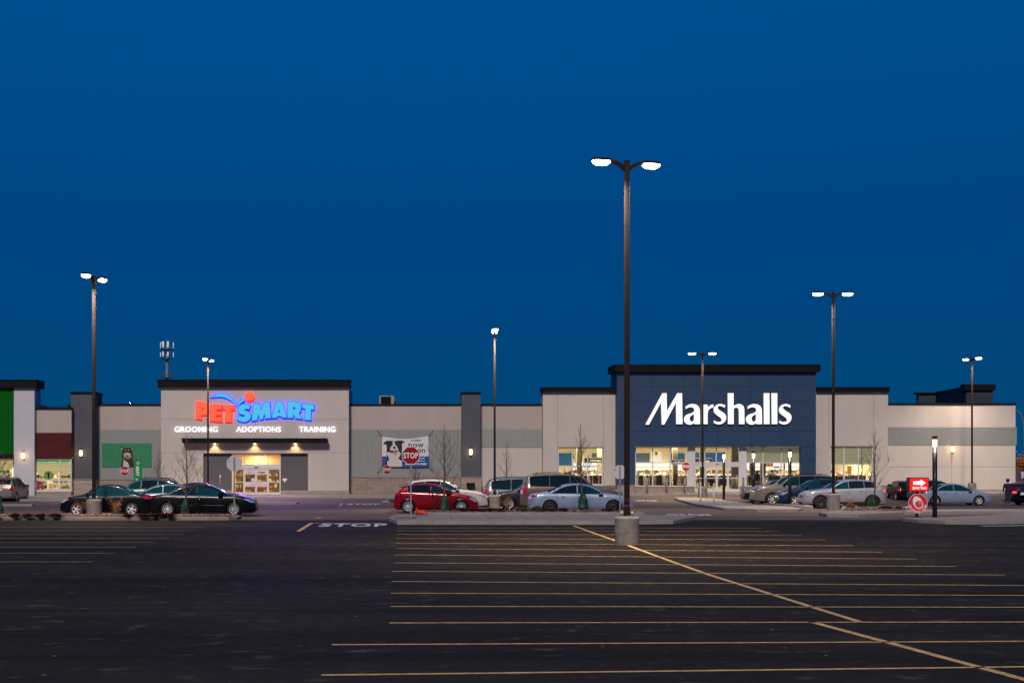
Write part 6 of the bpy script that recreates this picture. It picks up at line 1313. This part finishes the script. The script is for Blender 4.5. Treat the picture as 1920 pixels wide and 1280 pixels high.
make_car('suv', 4.5, 1.80, nav, 1525, 87.4, 180, 'dark blue crossover between the tan truck and the silver crossover', rails=True, rim='five', dz=.06)
make_car('truck', 5.25, 2.0, tan, 1487, 91.8, 180, 'tan utility truck facing left in front of the right store windows', rails=True, rim='six', cat='utility truck', dz=.1)
make_car('sedan', 4.6, 1.8, drk, 1456, 96.3, 180, 'dark sedan nosing out beyond the tan truck, farthest left of the right row', dz=.22)
make_car('mini', 3.75, 1.70, blk, 1692, 108, 86, 'small black two-door car seen from behind, left of the drive thru sign', rim='five')
make_car('sedan', 4.75, 1.8, slv, 1786, 96.0, 0, 'silver sedan facing right between the drive thru sign and the right edge', rim='five', glass='carglass_teal')
make_car('suv', 4.1, 1.8, nav, 1760, 103, 0, 'dark blue car behind the silver sedan at right, only its roof showing', sz=.95)
make_car('hatch', 4.5, 1.8, red, 1931, 106, 40, 'red hatchback with glowing tail lamps behind the person at right', lit=True)
make_car('sedan', 4.6, 1.8, blk, 1951, 96.5, 38, 'black car with lit tail lamps cut by the right edge', lit=True)

# ------------------------------------------------------------------ people
def skin_obj(name, verts, edges, radii, mt, parent, root=0):
    me = bpy.data.meshes.new(name); me.from_pydata(verts, edges, []); o = bpy.data.objects.new(name, me); C.objects.link(o); o.parent = parent
    md = o.modifiers.new('skin', 'SKIN'); md.use_smooth_shade = True
    for i, rr in enumerate(radii): me.skin_vertices[0].data[i].radius = (rr, rr); me.skin_vertices[0].data[i].use_root = (i == root)
    s_ = o.modifiers.new('sub', 'SUBSURF'); s_.levels = 1; s_.render_levels = 1; me.materials.append(mt); return o
def person(loc, rz, label, top, bottom, hair, lift=False, scale=1.0, long_hair=False, dress=False, group=None):
    T = thing('person', label, 'person', loc, rz, group)
    V = [(0, 0, .95), (0, .01, 1.12), (0, .0, 1.32), (0, 0, 1.45), (0, -.01, 1.53), (0, -.02, 1.64), (0, -.01, 1.72)]
    E_ = [(0, 1), (1, 2), (2, 3), (3, 4), (4, 5), (5, 6)]; Rr = [.08, .12, .15, .075, .055, .095, .07]
    def add(p, c, rr): V.append(p); Rr.append(rr); E_.append((c, len(V) - 1)); return len(V) - 1
    arms = {}
    for s_ in (-1, 1):
        sh_ = add((s_ * .19, 0, 1.40), 2, .062); 
        if lift: el = add((s_ * .25, -.10, 1.16), sh_, .045); wr = add((s_ * .14, -.32, 1.14), el, .032)
        else: el = add((s_ * .25, .02, 1.12), sh_, .045); wr = add((s_ * .26, -.08, .88), el, .032)
        d = (Vector(V[wr]) - Vector(V[el])).normalized(); hd = add(tuple(Vector(V[wr]) + d * .07), wr, .032)
        side = Vector((0, 1, 0)) if not lift else Vector((0, 0, 1))
        for k in range(4): o_ = Vector(V[hd]) + side * (k - 1.5) * .018; f1 = add(tuple(o_ + d * .045), hd, .009); add(tuple(o_ + d * (.08 - abs(k - 1.3) * .008) + Vector((-s_ * .012, 0, 0))), f1, .008)
        th = add(tuple(Vector(V[wr]) + d * .04 - side * .03), wr, .010); add(tuple(Vector(V[wr]) + d * .08 - side * .045), th, .009)
        arms[s_] = (sh_, el, wr)
        hp = add((s_ * .09, 0, .86), 0, .075); kn = add((s_ * .10, -.02 + .05 * (s_ > 0), .48), hp, .062); an = add((s_ * .11, .03 - .04 * (s_ > 0), .09), kn, .04); add((s_ * .12, -.14, .04), an, .038)
    body = skin_obj('body', V, E_, Rr, M['skin'], T)
    for s_ in (-1, 1):
        m_ = MB(); m_.lathe([(.001, -.012), (.012, 0), (.001, .012)], 6, 0, (s_ * .035, -.112, 1.655), 'y'); m_.build('eye', M['black'], T)
    m_ = MB(); m_.add([(-.014, -.108, 1.60), (.014, -.108, 1.60), (0, -.135, 1.605), (0, -.108, 1.65)], [(0, 1, 2), (0, 2, 3), (2, 1, 3)]); m_.build('nose', M['skin'], T)
    m_ = MB(); m_.box(-.022, .022, -.112, -.102, 1.575, 1.583); m_.build('mouth', mat('lips', (.3, .06, .06), .5), T)
    hm = MB()
    hm.lathe([(.105, 1.60), (.118, 1.66), (.112, 1.72), (.075, 1.77), (.01, 1.785)], 16, 0, (0, .02, 0))
    if long_hair: hm.lathe([(.07, 1.32), (.11, 1.42), (.115, 1.52), (.11, 1.62)], 14, 0, (0, .045, 0))
    hm.build('hair', hair, T)
    jv = [(0, 0, .76), V[1], V[2], V[3]]; je = [(0, 1), (1, 2), (2, 3)]; jr = [.19, .165, .175, .085]
    for s_ in (-1, 1):
        a, c, d = arms[s_]; i = len(jv); jv += [V[a], V[c], tuple(Vector(V[c]).lerp(Vector(V[d]), .9))]; je += [(2, i), (i, i + 1), (i + 1, i + 2)]; jr += [.078, .062, .048]
    skin_obj('jacket', jv, je, jr, top, T)
    tv = [(0, 0, .97)]; te = []; tr_ = [.15]
    for s_ in (-1, 1): i = len(tv); tv += [(s_ * .09, 0, .84), (s_ * .10, -.02 + .05 * (s_ > 0), .48), (s_ * .11, .03 - .04 * (s_ > 0), .12)]; te += [(0, i), (i, i + 1), (i + 1, i + 2)]; tr_ += [.115, .082, .062]
    if dress: tv = [(0, 0, .97), (0, 0, .75), (0, 0, .5)]; te = [(0, 1), (1, 2)]; tr_ = [.16, .19, .21]
    skin_obj('trousers' if not dress else 'skirt', tv, te, tr_, bottom, T)
    for s_ in (-1, 1): m_ = MB(); m_.bev(s_ * .115 - .05, s_ * .115 + .05, -.2, .09, 0, .09, .03); m_.build('shoe', M['black'], T)
    T.scale = (scale,) * 3; return T
navyc = mat('navy_cloth', (.014, .014, .05), .9); jean = mat('dark_jeans', (.02, .035, .075), .9); blackc = mat('black_cloth', (.012, .010, .012), .9); palec = mat('pale_skirt', (.5, .48, .5), .9)
Y_ = 95; person((X(1889.5, Y_), Y_, gz(X(1889.5, Y_), Y_)), R(160), 'person in a dark navy hooded coat and jeans standing by the red car at right', navyc, jean, navyc, scale=1.0)
person((X(1419, YT + 3), YT + 3, zf), R(-15), 'fair haired woman in a black top behind the left pane of the right store window', blackc, palec, M['hair_b'], long_hair=True, dress=True)
person((X(1447.5, YT + 4), YT + 4, zf), R(10), 'dark haired woman in a black top seen above the dark sedan windshield inside the store', blackc, jean, M['hair'], lift=True)
person((X(1266, YT + 2.5), YT + 2.5, zf), R(50), 'woman in a maroon top reaching over the racks beside the stop sign', mat('maroon_cloth', (.10, .02, .03), .9), blackc, M['hair_b'], lift=True, long_hair=True)
